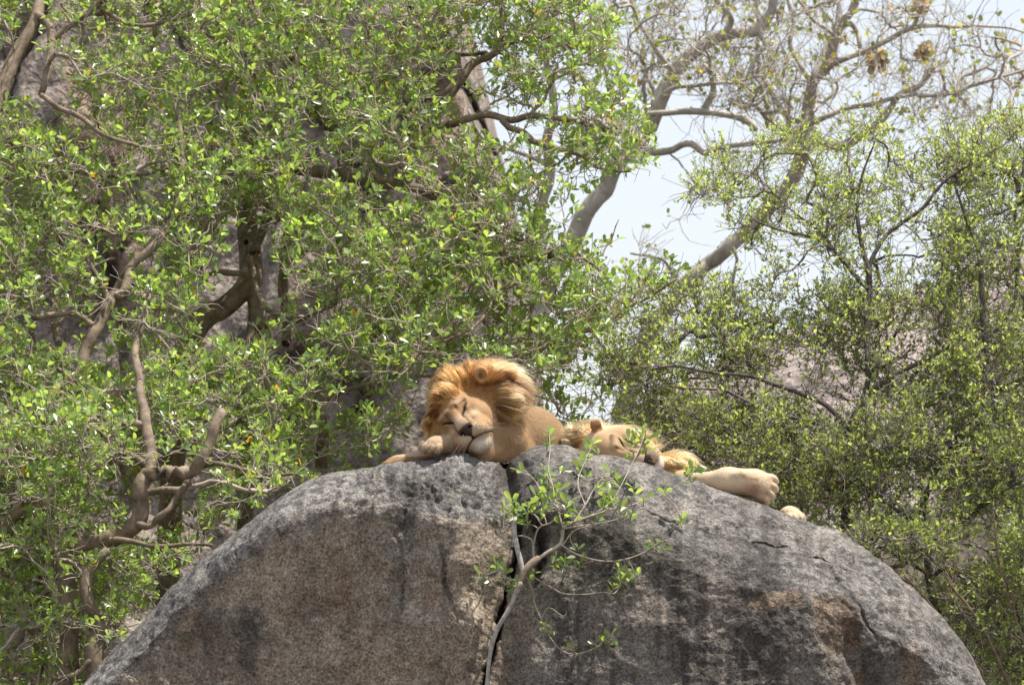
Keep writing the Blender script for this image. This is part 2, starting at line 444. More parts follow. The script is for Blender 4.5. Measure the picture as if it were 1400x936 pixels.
    thin = [([(600, 735), (612, 765), (612, 800), (626, 835), (644, 858)], [3, 5, 4, 5, 2], .06),
            ([(556, 695), (548, 740), (552, 790), (545, 840)], [5, 4, 3, 2], .035),
            ([(1128, 752), (1136, 785), (1160, 812), (1178, 835), (1200, 872)], [3, 6, 7, 5, 2], .06),
            ([(1136, 785), (1150, 768), (1172, 770)], [2, 3, 2], .02),
            ([(1205, 790), (1230, 840), (1236, 900)], [2, 3, 2], .03),
            ([(905, 652), (935, 668), (958, 676)], [2, 4, 2], .035), ([(885, 700), (912, 712), (930, 716)], [2, 4, 2], .04),
            ([(1028, 744), (1052, 750), (1078, 748)], [2, 4, 2], .05), ([(1080, 740), (1086, 744), (1094, 742)], [3, 5, 3], .05),
            ([(1104, 763), (1120, 762), (1142, 768), (1165, 778)], [3, 5, 3, 2], .05), ([(960, 700), (1010, 725), (1040, 760)], [2, 3, 2], .025),
            ([(447, 668), (464, 669), (480, 664)], [3, 5, 3], .05), ([(383, 735), (400, 728), (412, 738)], [2, 3, 2], .02),
            ([(648, 690), (655, 706), (640, 722)], [6, 8, 3], .05), ([(575, 660), (590, 668), (600, 690)], [4, 5, 3], .04),
            ([(700, 610), (720, 640), (728, 680)], [4, 6, 4], .05), ([(1190, 745), (1260, 810), (1300, 860)], [2, 3, 2], .025),
            ([(505, 862), (540, 850), (600, 866)], [2, 3, 2], .015), ([(780, 640), (792, 652), (770, 668), (775, 690)], [5, 8, 8, 4], .07)]
    for i, (l, w, dp) in enumerate(thin): g = g + groove(l, w, dp * .55, 3.2, 3 + i)
    # shallow shell that has flaked off on the right
    scar = smooth01(3.2 * blob(px, py, 1146, 856, 34, 46, -0.25) - 1.0)
    scar2 = smooth01(3.0 * blob(px, py, 1172, 900, 14, 60, -0.2) - 1.0)
    g += front * (0.028 * scar + 0.022 * scar2)
    P = P + nrm * disp[..., None]
    P[..., 1] += g
    # ---- colour of the stone: lichen, water streaks, iron stains, darker grooves, shade painted at the notch
    q = np.stack([px / 100, py / 100, px * 0], -1)
    n_lo = fbm(q * 1.1, 4, 200); n_md = fbm(q * 4, 4, 210)
    streak = fbm(np.stack([px / 26 + 0.5 * n_lo, py / 230, px * 0], -1), 4, 220)
    streak2 = fbm(np.stack([px / 9, py / 120, px * 0], -1), 3, 225)
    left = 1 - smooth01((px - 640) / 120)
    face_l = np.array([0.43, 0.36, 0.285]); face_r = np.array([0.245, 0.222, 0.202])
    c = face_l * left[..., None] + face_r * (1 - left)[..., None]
    c = c * (1 + 0.18 * n_lo[..., None] + 0.16 * n_md[..., None])
    ir = smooth01(fbm(q * 2.2, 4, 230) * 1.4 - .25)[..., None] * (0.38 * left + 0.15)[..., None]
    c = c * (1 - ir) + np.array([0.35, 0.245, 0.165]) * ir
    tg = top[..., None]
    ctop = np.array([0.29, 0.277, 0.266]) * (1 + .2 * n_md[..., None])
    lich = smooth01(fbm(P * 30, 4, 240) * 2.6 + 0.25)[..., None]
    ctop = ctop * (1 - 0.75 * lich) + np.array([0.085, 0.08, 0.082]) * 0.75 * lich
    c = c * (1 - tg) + ctop * tg
    def mixin(w, col):
        nonlocal c
        w = np.clip(w, 0, 1)[..., None]; c = c * (1 - w) + np.array(col) * w
    dark = (0.075, 0.067, 0.062)
    ft = front * (1 - top * .55)
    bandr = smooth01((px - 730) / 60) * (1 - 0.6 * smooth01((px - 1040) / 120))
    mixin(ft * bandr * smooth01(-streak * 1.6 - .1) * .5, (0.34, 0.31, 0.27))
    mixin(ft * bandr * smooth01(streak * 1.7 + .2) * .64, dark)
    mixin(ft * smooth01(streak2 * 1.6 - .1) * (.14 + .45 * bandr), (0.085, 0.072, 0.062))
    mixin(ft * smooth01(-streak2 * 1.6 - .35) * (.3 * bandr), (0.40, 0.36, 0.31))
    mixin(ft * (1 - bandr) * smooth01(streak * 1.2 - .45) * .22, dark)
    for (cx_, cy_, rx, ry, w, a) in [(722, 662, 36, 40, .6, 0), (780, 655, 22, 18, .5, 0), (562, 683, 34, 16, .75, 0.2), (600, 665, 26, 18, .5, .3), (520, 660, 24, 10, .5, 0), (335, 870, 16, 45, .7, 0.1), (290, 858, 40, 26, .45, .2), (345, 845, 12, 14, .6, 0), (240, 850, 50, 60, .35, .5), (548, 760, 9, 90, .55, 0.05),  # spots around the notch by the crack paint the shade of its cavity
                                     (560, 695, 12, 40, .6, 0), (612, 790, 6, 60, .45, 0), (790, 740, 60, 60, .6, 0), (1045, 790, 22, 70, .75, 0), (1000, 770, 60, 26, .4, 0.4),
                                     (935, 860, 20, 90, .5, 0), (775, 880, 22, 60, .35, 0), (1005, 900, 14, 60, .35, 0), (1190, 920, 16, 60, .65, .1), (1168, 840, 10, 36, .7, -.45),
                                     (1285, 850, 18, 60, .35, -.5), (735, 700, 22, 46, .6, 0), (700, 650, 18, 30, .7, 0), (1235, 870, 8, 60, .45, -.2), (700, 900, 16, 60, .35, 0), (870, 750, 46, 40, .45, 0)]:
        e = blob(px, py, cx_, cy_, rx * 1.15, ry * 1.15, a) * (1.15 + .8 * n_md + .4 * streak2)
        mixin(front * smooth01(e * 1.2) * w, dark)
    mixin(front * .6 * scar * (0.75 + .5 * n_md), (0.34, 0.225, 0.14)); mixin(front * .4 * scar2 * (.6 + .8 * n_md), (0.30, 0.18, 0.10))
    mixin(front * .55 * smooth01(2.2 * blob(px, py, 1085, 822, 50, 12) * (1 + n_md) - .3), (0.40, 0.29, 0.2))
    mixin(front * .4 * smooth01(blob(px, py, 1250, 915, 14, 30) * 1.5), (0.36, 0.25, 0.16))
    mixin(front * .35 * smooth01(2 * blob(px, py, 560, 800, 60, 80) * (1 + n_md) - .5), (0.33, 0.31, 0.28))
    pale = smooth01(fbm(q * 3.3, 3, 260) * 1.5 - .75) * front
    mixin(pale * .4, (0.46, 0.42, 0.38))
    mixin(np.clip(g * 5, 0, .40), (0.08, 0.07, 0.062))
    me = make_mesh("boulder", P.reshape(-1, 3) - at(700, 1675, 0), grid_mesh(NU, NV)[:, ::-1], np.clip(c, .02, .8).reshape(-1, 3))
    o = link("boulder", me, None, M_ROCK); o.location = at(700, 1675, 0)
    o["label"] = "huge rounded grey brown granite boulder split by a crack under the lions"; o["category"] = "boulder"
    return o
BOULDER = build_boulder()

# ------------------------------------------------------------------ lions: one implicit surface per body, hair as curves
def surface_nets(xs, ys, zs, F):
    nx, ny, nz = F.shape
    cx, cy, cz = nx - 1, ny - 1, nz - 1
    acc_i, acc_p = [], []
    quads = []
    ax = [xs, ys, zs]
    S = F < 0
    for a in range(3):
        sl0 = [slice(None)] * 3; sl1 = [slice(None)] * 3
        sl0[a] = slice(0, -1); sl1[a] = slice(1, None)
        A, B = S[tuple(sl0)], S[tuple(sl1)]
        I = np.argwhere(A != B)
        if not len(I): continue
        J = I.copy(); J[:, a] += 1
        f0 = F[tuple(I.T)]; f1 = F[tuple(J.T)]; t = f0 / (f0 - f1)
        p = np.stack([ax[0][I[:, 0]], ax[1][I[:, 1]], ax[2][I[:, 2]]], -1)
        p[:, a] = ax[a][I[:, a]] * (1 - t) + ax[a][J[:, a]] * t
        b, c = [(1, 2), (2, 0), (0, 1)][a]
        cells = []
        for db, dc in ((-1, -1), (0, -1), (0, 0), (-1, 0)):
            K = I.copy(); K[:, b] += db; K[:, c] += dc
            cells.append(K)
        ok = np.ones(len(I), bool)
        for K in cells:
            ok &= (K >= 0).all(1) & (K[:, 0] < cx) & (K[:, 1] < cy) & (K[:, 2] < cz)
        ids = [np.ravel_multi_index(tuple(np.clip(K, 0, [[cx - 1, cy - 1, cz - 1]]).T), (cx, cy, cz)) for K in cells]
        for K, q in zip(cells, ids):
            acc_i.append(q[ok]); acc_p.append(p[ok])
        Q = np.stack(ids, -1)[ok]; flip = f0[ok] > 0
        Q[flip] = Q[flip][:, ::-1]
        quads.append(Q)
    ai = np.concatenate(acc_i); ap = np.concatenate(acc_p)
    u, inv = np.unique(ai, return_inverse=True)
    cnt = np.bincount(inv)
    V = np.stack([np.bincount(inv, ap[:, k]) / cnt for k in range(3)], -1)
    return V, np.searchsorted(u, np.concatenate(quads))

def sd_ell(P, c, r, R=None):
    q = P - c
    if R is not None: q = q @ R.T
    r = np.asarray(r, float)
    k0 = np.linalg.norm(q / r, axis=-1); k1 = np.linalg.norm(q / (r * r), axis=-1)
    return k0 * (k0 - 1) / np.maximum(k1, 1e-6)

def sd_cap(P, a, b, ra, rb):
    a, b = np.asarray(a, float), np.asarray(b, float); d = b - a
    t = np.clip(((P - a) @ d) / (d @ d), 0, 1)
    return np.linalg.norm(P - a - t[..., None] * d, axis=-1) - (ra + (rb - ra) * t)

def axis_pts(lo, hi, flo, fhi, fine, coarse):
    a = [lo]
    while a[-1] < hi:
        a.append(a[-1] + (fine if flo <= a[-1] <= fhi else coarse))
    return np.array(a)

class Body:
    def __init__(self, lo, hi, flo, fhi, fine=0.0045, coarse=0.016):
        self.ax = [axis_pts(lo[i], hi[i], flo[i], fhi[i], fine, coarse) for i in range(3)]
        self.F = np.full([len(a) for a in self.ax], 0.3, np.float32)
    def add(self, kind, args, k=0.03, sub=False):
        if kind == 'ell':
            c, r = np.asarray(args[0], float), np.max(args[1]); lo, hi = c - r, c + r
        else:
            a, b = np.asarray(args[0], float), np.asarray(args[1], float); r = max(args[2], args[3])
            lo, hi = np.minimum(a, b) - r, np.maximum(a, b) + r
        m = k + 0.03
        s = tuple(slice(max(np.searchsorted(self.ax[i], lo[i] - m) - 1, 0), np.searchsorted(self.ax[i], hi[i] + m) + 1) for i in range(3))
        g = np.stack(np.meshgrid(*[self.ax[i][s[i]] for i in range(3)], indexing='ij'), -1)
        if g.size == 0: return
        d = sd_ell(g, *args) if kind == 'ell' else sd_cap(g, *args)
        f = self.F[s]
        if sub:
            d = -d; h = np.maximum(k - np.abs(f - d), 0) / k; self.F[s] = np.maximum(f, d) + h * h * k / 4
        else:
            h = np.maximum(k - np.abs(f - d), 0) / k; self.F[s] = np.minimum(f, d) - h * h * k / 4
    def mesh(self):
        V, Q = surface_nets(*self.ax, self.F)
        # drop loose bits: keep everything (parts overlap by design), light smoothing
        e = np.concatenate([Q[:, [0, 1]], Q[:, [1, 2]], Q[:, [2, 3]], Q[:, [3, 0]]])
        n = len(V); cnt = np.bincount(e.ravel(), minlength=n)[:, None]
        for _ in range(2):
            s = np.stack([np.bincount(e[:, 0], V[e[:, 1], k], n) + np.bincount(e[:, 1], V[e[:, 0], k], n) for k in range(3)], -1)
            V = 0.6 * V + 0.4 * s / np.maximum(cnt, 1)
        return V, Q

def vert_normals(V, Q):
    fn = np.cross(V[Q[:, 2]] - V[Q[:, 0]], V[Q[:, 3]] - V[Q[:, 1]])
    n = np.stack([sum(np.bincount(Q[:, j], fn[:, k], len(V)) for j in range(4)) for k in range(3)], -1)
    return unit(n), np.linalg.norm(fn, axis=1) / 2

def head_prims():
    """lion head in its own frame: x sideways, f forward, z up; eyes at height 0.01"""
    P = []
    def e(c, r, k=0.03, R=None): P.append(('ell', c, r, k, R))
    def c(a, b, ra, rb, k=0.03): P.append(('cap', a, b, ra, rb, k))
    e((0, -0.06, 0.03), (.125, .15, .12))
    e((0, .030, .062), (.080, .060, .062), .05)
    for s in (-1, 1):
        e((s * .088, -.005, -.07), (.074, .10, .11), .05)
        e((s * .05, .06, -.02), (.040, .045, .07), .03)
    c((0, .060, .035), (0, .185, -.070), .052, .056, .035)
    for s in (-1, 1): e((s * .062, .125, -.072), (.040, .05, .035), .03)
    e((0, .198, -.080), (.052, .046, .036), .02)
    for s in (-1, 1):
        e((s * .045, .184, -.138), (.060, .068, .054), .012)
        e((s * .080, .125, -.140), (.045, .075, .055), .03)
        c((s * .034, .106, .044), (s * .088, .076, .050), .024, .018, .016)      # brow
        e((s * .062, .082, .006), (.028, .028, .026), .010)                       # closed lid
        c((s * .040, .115, -.045), (s * .10, .06, -.035), .018, .022, .025)         # under-eye ridge
    e((0, .155, -.206), (.048, .052, .038), .016)
    c((0, .15, -.195), (0, -.02, -.155), .055, .095, .05)
    return P

def frame(roll, af_bias):
    """axes of a head seen from the camera: roll leans the crown to picture-left"""
    r = math.radians(roll)
    az = np.array([-math.sin(r), 0, math.cos(r)])
    af = unit(np.array(af_bias, float))
    az = unit(az - af * (az @ af))
    axx = np.array([math.cos(r), 0, math.sin(r)])
    axx = unit(axx - af * (axx @ af) - az * (axx @ az))
    return np.stack([axx, af, az])           # rows

def hair(name, roots, nrm, flow, length, lift, grav, tint, npts, r0, r1, parent, seed, curl=0.15, mat=None, locks=0):
    """strands as hair curves: start along nrm*lift+flow, bend to flow and gravity"""
    rng = np.random.RandomState(seed); n = len(roots)
    pts = np.zeros((n, npts, 3)); pts[:, 0] = roots - nrm * 0.004
    jit = rng.normal(0, curl, (n, 3))
    for i in range(1, npts):
        t = i / (npts - 1)
        d = unit(nrm * (lift * (1 - t) ** 1.3)[:, None] + flow * (0.45 + 0.55 * t) + np.array([0, 0, -1.0]) * (grav * t)[:, None] + jit * (0.5 + t))
        pts[:, i] = pts[:, i - 1] + d * (length / (npts - 1))[:, None]
    if locks:
        ci = rng.choice(n, locks, replace=False); near = np.zeros(n, int)
        cp = roots[ci] + vnoise(roots[ci] * 15, 77)[:, None] * .01
        for a in range(0, n, 4000):
            near[a:a + 4000] = np.argmin(((roots[a:a + 4000, None] - cp[None]) ** 2).sum(-1), 1)
        near = np.where(rng.rand(n) < .12, rng.randint(0, locks, n) * 0 + near, near)
        lk = pts[ci][near]; t = np.linspace(0, 1, npts)[None, :, None]
        d0 = np.linalg.norm(roots - roots[ci][near], axis=1)
        w = (np.exp(-(d0 / .035) ** 2) * rng.uniform(.45, .95, n))[:, None, None]
        lw = 1 + .35 * (rng.rand(locks)[near] - .5)[:, None, None]
        pts = pts + (lk - pts) * w * t ** 1.3 * .85
        pts = pts[:, :1] + (pts - pts[:, :1]) * lw
        tint = np.clip(np.asarray(tint) * (1 + .7 * (rng.rand(locks)[near] - .5))[:, None], .005, .9)
    hc = bpy.data.hair_curves.new(name)
    hc.add_curves([npts] * n)
    o_ = org(parent)
    hc.attributes["position"].data.foreach_set("vector", (pts - o_).astype(np.float32).ravel())
    ra = hc.attributes.get("radius") or hc.attributes.new("radius", 'FLOAT', 'POINT')
    rad = (r0 * (1 - np.linspace(0, 1, npts) ** 2) + r1 * np.linspace(0, 1, npts) ** 2)
    ra.data.foreach_set("value", np.tile(rad, n).astype(np.float32))
    ta = hc.attributes.new("tint", 'FLOAT_COLOR', 'CURVE')
    col = np.ones((n, 4), np.float32); tt = np.asarray(tint) ** 1.5 * .74; col[:, :3] = tt * .96 + tt.mean(1, keepdims=True) * .04
    ta.data.foreach_set("color", col.ravel())
    return link(name, hc, parent, mat or M_HAIR)

def sample_surface(V, Q, Nn, weight, n, seed):
    rng = np.random.RandomState(seed)
    _, area = vert_normals(V, Q)
    w = area * weight[Q].mean(1); cdf = np.cumsum(w); cdf /= cdf[-1]
    f = np.searchsorted(cdf, rng.rand(n)); f = np.minimum(f, len(Q) - 1)
    a, b = rng.rand(n, 1), rng.rand(n, 1)
    q = Q[f]
    def lerp(A): return (A[q[:, 0]] * (1 - a) + A[q[:, 1]] * a) * (1 - b) + (A[q[:, 3]] * (1 - a) + A[q[:, 2]] * a) * b
    return lerp(V), unit(lerp(Nn)), q[:, 0]

def bump_(d, r): return np.exp(-(d / r) ** 2)

def pline(L, pts):
    best = np.full(len(L), 1e9)
    for a, b in zip(pts[:-1], pts[1:]):
        best = np.minimum(best, sd_cap(L, a, b, 0, 0))
    return best

MOUTH_MID = [(0, 0, -.118), (0, 0, -.165)]
def mouth_side(s): return [(0, 0, -.165), (s * .030, 0, -.173), (s * .065, 0, -.183), (s * .098, 0, -.196)]
def lid_line(s): return [(s * .046, 0, -.022), (s * .055, 0, -.008), (s * .067, 0, .008), (s * .084, 0, .019)]
FLAT = np.array([1.0, 0.0, 1.0])

def coat_colors(V, L, pal, mane_w):
    """markings of the coat by place on the head, with some shade painted in"""
    c = np.tile(np.array(pal['body']), (len(V), 1))
    n = fbm(V * 9, 3, 300); c = c * (1 + .10 * n[:, None])
    inface = (np.abs(L[:, 0]) < .2) & (L[:, 1] > -.05) & (L[:, 2] < .13) & (L[:, 2] > -.30)
    fwd = smooth01((L[:, 1] - .02) / .03); G = L * FLAT
    def mix(w, col):
        nonlocal c
        w = np.clip(w, 0, 1)[:, None]; c = c * (1 - w) + np.array(col) * w
    mix(mane_w, pal['mane'])
    f = inface.astype(float)
    def spot(x, z, rx, rz): return f * fwd * np.exp(-((L[:, 0] - x) / rx) ** 2 - ((L[:, 2] - z) / rz) ** 2)
    mix(f * smooth01((L[:, 1] + .02) / .06), pal['face'])
    for s in (-1, 1):
        mix(spot(s * .085, -.055, .045, .030) * .75, pal['light'])
        mix(spot(s * .055, .052, .026, .016) * .6, pal['light'])
        mix(spot(s * .043, -.142, .060, .046) * 1.05, pal['light'])
        mix(f * fwd * bump_(pline(G, [(s * .036, 0, .045), (s * .044, 0, -.02), (s * .050, 0, -.085)]), .012) * .9, pal['dark'])
        mix(spot(s * .115, -.10, .04, .06) * .4, pal['tan'])
        mix(spot(s * .068, .008, .034, .026) * .7, pal['tan']); mix(spot(s * .098, -.02, .018, .02) * .4, pal['dark'])
    mix(spot(0, -.045, .032, .05) * .75, pal['bridge'])
    mix(spot(0, .085, .05, .05) * .5, pal['tan']); mix(spot(0, .030, .022, .035) * .65, pal['tan']); mix(spot(-.105, -.05, .04, .09) * .45, pal['tan'])  # last two paint shade between the eyes and on one cheek
    mix(spot(0, -.217, .054, .034) * 1.0, pal['white'])
    for s in (-1, 1):
        for k in range(4):
            mix(f * fwd * bump_(pline(G, [(s * .024, 0, -.128 - .012 * k), (s * .085, 0, -.115 - .016 * k)]), .0024) * .45, pal['dark'])
        mix(f * fwd * bump_(pline(G, mouth_side(s)), .0052) * 1.05, (0.022, 0.016, 0.013))
        mix(f * fwd * bump_(pline(G, lid_line(s)), .0075) * 1.2, (0.025, 0.017, 0.012))
        mix(f * fwd * bump_(pline(G, [(s * .056, 0, -.020), (s * .070, 0, -.005), (s * .086, 0, .006)]), .0040) * .5, pal['light'])
    mix(f * fwd * bump_(pline(G, MOUTH_MID), .0055) * 1.0, (0.025, 0.018, 0.015))
    return c

def make_lion(root, lo, hi, hc, A, scale, prims, mane_prims, ears, pal, mane_fn, n_mane, n_fur, seed, fur_region, paint=None):
    """root: the Empty; hc,A: head centre and axes; prims: world pieces of the body (kind,args,k)"""
    toW = lambda p: hc + scale * (np.asarray(p, float) @ A)
    hr = 0.27 * scale
    B = Body(lo, hi, hc - hr, hc + hr)
    for p in prims: B.add(p[0], p[1], p[2])
    for p in mane_prims: B.add(p[0], p[1], p[2])
    for pr in head_prims():
        if pr[0] == 'ell': B.add('ell', (toW(pr[1]), np.array(pr[2]) * scale, A if pr[4] is None else pr[4] @ A), pr[3] * scale)
        else: B.add('cap', (toW(pr[1]), toW(pr[2]), pr[3] * scale, pr[4] * scale), pr[5] * scale)
    for s, c, r, tilt in ears:
        ct, st = math.cos(math.radians(tilt)), math.sin(math.radians(tilt))
        R = np.array([[ct, 0, -st * s], [0, 1, 0], [st * s, 0, ct]])
        B.add('ell', (toW(c), np.array(r) * scale, R @ A), .02)
        B.add('ell', (toW(np.array(c) + [s * .004, .030, -.012]), np.array(r) * scale * [.72, 1.05, .78], R @ A), .012, True)
    V, Q = B.mesh()
    Nn, _ = vert_normals(V, Q)
    L = ((V - hc) @ A.T) / scale
    # press the lip, lid and nose lines and the face wrinkles into the surface
    G = L * FLAT; fw = smooth01((L[:, 1] - .03) / .03) * (np.linalg.norm(L, axis=1) < .33)
    dep = np.zeros(len(V))
    for s in (-1, 1):
        dep += .007 * bump_(pline(G, mouth_side(s)), .007) + .006 * bump_(pline(G, lid_line(s)), .006)
        dep += .004 * bump_(pline(G, [(s * .036, 0, -.02), (s * .050, 0, -.075), (s * .075, 0, -.10)]), .010)
        dep += .012 * np.exp(-((L[:, 0] - s * .050) / .016) ** 2 - ((L[:, 2] + .016) / .020) ** 2) + .009 * np.exp(-((L[:, 0] - s * .060) / .012) ** 2 - ((L[:, 2] + .055) / .035) ** 2)
        dep += .003 * bump_(pline(G, [(s * .030, 0, .055), (s * .026, 0, .02)]), .006) + .003 * bump_(pline(G, [(s * .05, 0, .034), (s * .085, 0, .038)]), .005)
        dep += .004 * bump_(pline(G, [(s * .104, 0, -.13), (s * .112, 0, -.19), (s * .09, 0, -.235)]), .010)
    dep += .006 * bump_(pline(G, MOUTH_MID), .006)
    V = V - Nn * (dep * fw * scale)[:, None]
    Nn, _ = vert_normals(V, Q)
    mw = np.full(len(V), 0.0)
    for p in mane_prims:
        d = sd_ell(V, *p[1]) if p[0] == 'ell' else sd_cap(V, *p[1])
        mw = np.maximum(mw, smooth01(1.2 - d / .03))
    facew = smooth01((L[:, 1] - .015) / .05) * smooth01((.100 - np.sqrt((L[:, 0] / 1.04) ** 2 + ((L[:, 2] + .085) / 1.62) ** 2)) / .03 + .35)
    mw = mw * (1 - facew) ** .7
    C = coat_colors(V, L, pal, mw)
    for s, c, r, tilt in ears:
        dd = np.linalg.norm(L - np.array(c), axis=1)
        w = np.clip(smooth01((max(r) * 1.25 - dd) / .02), 0, 1)[:, None]
        C = C * (1 - w) + np.array(pal['ear']) * w
        w = np.clip(bump_(np.linalg.norm(L - (np.array(c) + [-s * .006, .010, -.004]), axis=1), .019), 0, 1)[:, None] * .92
        C = C * (1 - w) + np.array([.10, .055, .03]) * w
        w = np.clip(bump_(np.linalg.norm(L - (np.array(c) + [s * .016, .016, -.006]), axis=1), .009), 0, 1)[:, None] * .6
        C = C * (1 - w) + np.array(pal['white']) * .9 * w
        mw = mw * (1 - .95 * np.clip(smooth01((max(r) * .95 - dd) / .015), 0, 1) * smooth01((L[:, 2] - c[2] + .004) / .012))
    if paint: C = paint(V, C)
    body = link("body", make_mesh("body", V - org(root), Q, np.clip(C, .01, .9)), root, M_COAT)
    # nose leather as a part of its own
    nb = Body(-np.ones(3) * .07, np.ones(3) * .07, -np.ones(3) * .07, np.ones(3) * .07, .0035, .01)
    nb.add('ell', ((0, .0, .012), (.044, .020, .014)), .01); nb.add('ell', ((0, .004, -.012), (.020, .017, .024)), .02)
    for s in (-1, 1):
        nb.add('ell', ((s * .022, .006, -.002), (.020, .014, .018)), .008)
        nb.add('ell', ((s * .027, .017, -.006), (.013, .016, .0085), np.array([[.8, 0, -.6 * s], [0, 1, 0], [.6 * s, 0, .8]])), .005, True)
    nv, nq = nb.mesh()
    nc = np.where((bump_(np.linalg.norm(nv - [.024, .010, -.006], axis=1), .012) + bump_(np.linalg.norm(nv - [-.024, .010, -.006], axis=1), .012))[:, None] > .45,
                  np.array([.02, .014, .014]), np.array(pal['nose']) * (1 + .2 * vnoise(nv * 200)[:, None]))
    link("nose", make_mesh("nose", toW(nv * 1.08 + np.array([0, .236, -.102])) - org(root), nq, np.clip(nc, .01, .8)), root, M_NOSE)
    # mane
    rng = np.random.RandomState(seed)
    P, nr, vi = sample_surface(V, Q, Nn, mw ** 1.5, n_mane, seed)
    flow, length, lift, grav, tint = mane_fn(P, nr, ((P - hc) @ A.T) / scale, rng)
    stray = rng.rand(n_mane) < .05; length = np.where(stray, length * 1.35, length); lift = lift + .35 * stray
    hair("mane", P, nr, flow, length, lift, grav, tint, 7, .0013, .0004, root, seed + 1, .07, None, 520)
    # short coat; kept off the nose, lips and lid lines
    Lh = L
    bare = np.zeros(len(V)); Gh = Lh * FLAT
    for s in (-1, 1):
        bare = np.maximum(bare, fw * bump_(pline(Gh, mouth_side(s)), .010)); bare = np.maximum(bare, fw * bump_(pline(Gh, lid_line(s)), .010))
    bare = np.maximum(bare, bump_(np.linalg.norm(Lh - [0, .235, -.105], axis=1), .038))
    w = (1 - np.clip(bare * 1.4, 0, 1)) * (1 - .85 * mw) * fur_region(V)
    P, nr, vi = sample_surface(V, Q, Nn, w, n_fur, seed + 5)
    Lp = ((P - hc) @ A.T) / scale
    onhead = smooth01((.24 - np.linalg.norm(Lp - [0, .03, -.04], axis=1)) / .05)
    back = unit((P - toW((0, .26, -.06))))
    fl = unit(back * onhead[:, None] + (1 - onhead)[:, None] * np.array([.6, .5, -.5]))
    fl = unit(fl - nr * (fl * nr).sum(1)[:, None])
    tint = np.clip(C[vi] * (.95 + .45 * rng.rand(n_fur, 1)), 0.01, .92)
    length = (.011 + .010 * (1 - onhead)) * (.6 + .8 * rng.rand(n_fur))
    hair("short_fur", P, nr, fl, length, .16 + .3 * onhead, .1 + 0 * length, tint, 3, .00065, .0003, root, seed + 6, .14, M_FUR)
    # whiskers
    wp, wd = [], []
    for s in (-1, 1):
        for k in range(3):
            for j in range(4):
                wp.append(toW((s * (.035 + .014 * j), .226 - .012 * j, -.128 - .014 * k)))
                wd.append(unit(np.array([s * 1.0, .25, -.15 - .12 * k]) + rng.normal(0, .1, 3)) @ A)
    wp, wd = np.array(wp), np.array(wd)
    hair("whiskers", wp, wd, wd, np.full(len(wp), .13) * (.7 + .5 * rng.rand(len(wp))), np.full(len(wp), .6), np.full(len(wp), .35), np.tile([.85, .82, .76], (len(wp), 1)),
         6, .0009, .0004, root, seed + 8, .05)
    return V, Q, L

def paw(prims, c, d, up, size, spread=1.0, k=.018):
    """a paw: pad mass and four toes ahead of it along d"""
    d = unit(np.array(d, float)); up = unit(np.array(up, float) - d * (np.dot(up, d))); sd = np.cross(d, up)
    R = np.stack([sd, d, up])
    c = np.array(c, float)
    prims.append(('ell', (c, np.array([.058, .06, .042]) * size, R), .03))
    for i, x in enumerate((-.042, -.015, .015, .042)):
        f = .052 if i in (1, 2) else .040
        t = c + (sd * x * spread + d * f + up * -.004) * size
        prims.append(('ell', (t, np.array([.0180, .030, .026]) * size, R), .0035 * size))

def pal_lion(**kw):
    p = dict(body=(.275, .178, .095), mane=(.30, .165, .065), face=(.35, .21, .105), light=(.54, .41, .27), white=(.66, .60, .51), tan=(.25, .14, .062),
             bridge=(.52, .39, .29), dark=(.07, .038, .02), ear=(.46, .27, .12), nose=(.055, .033, .027))
    p.update(kw); return p

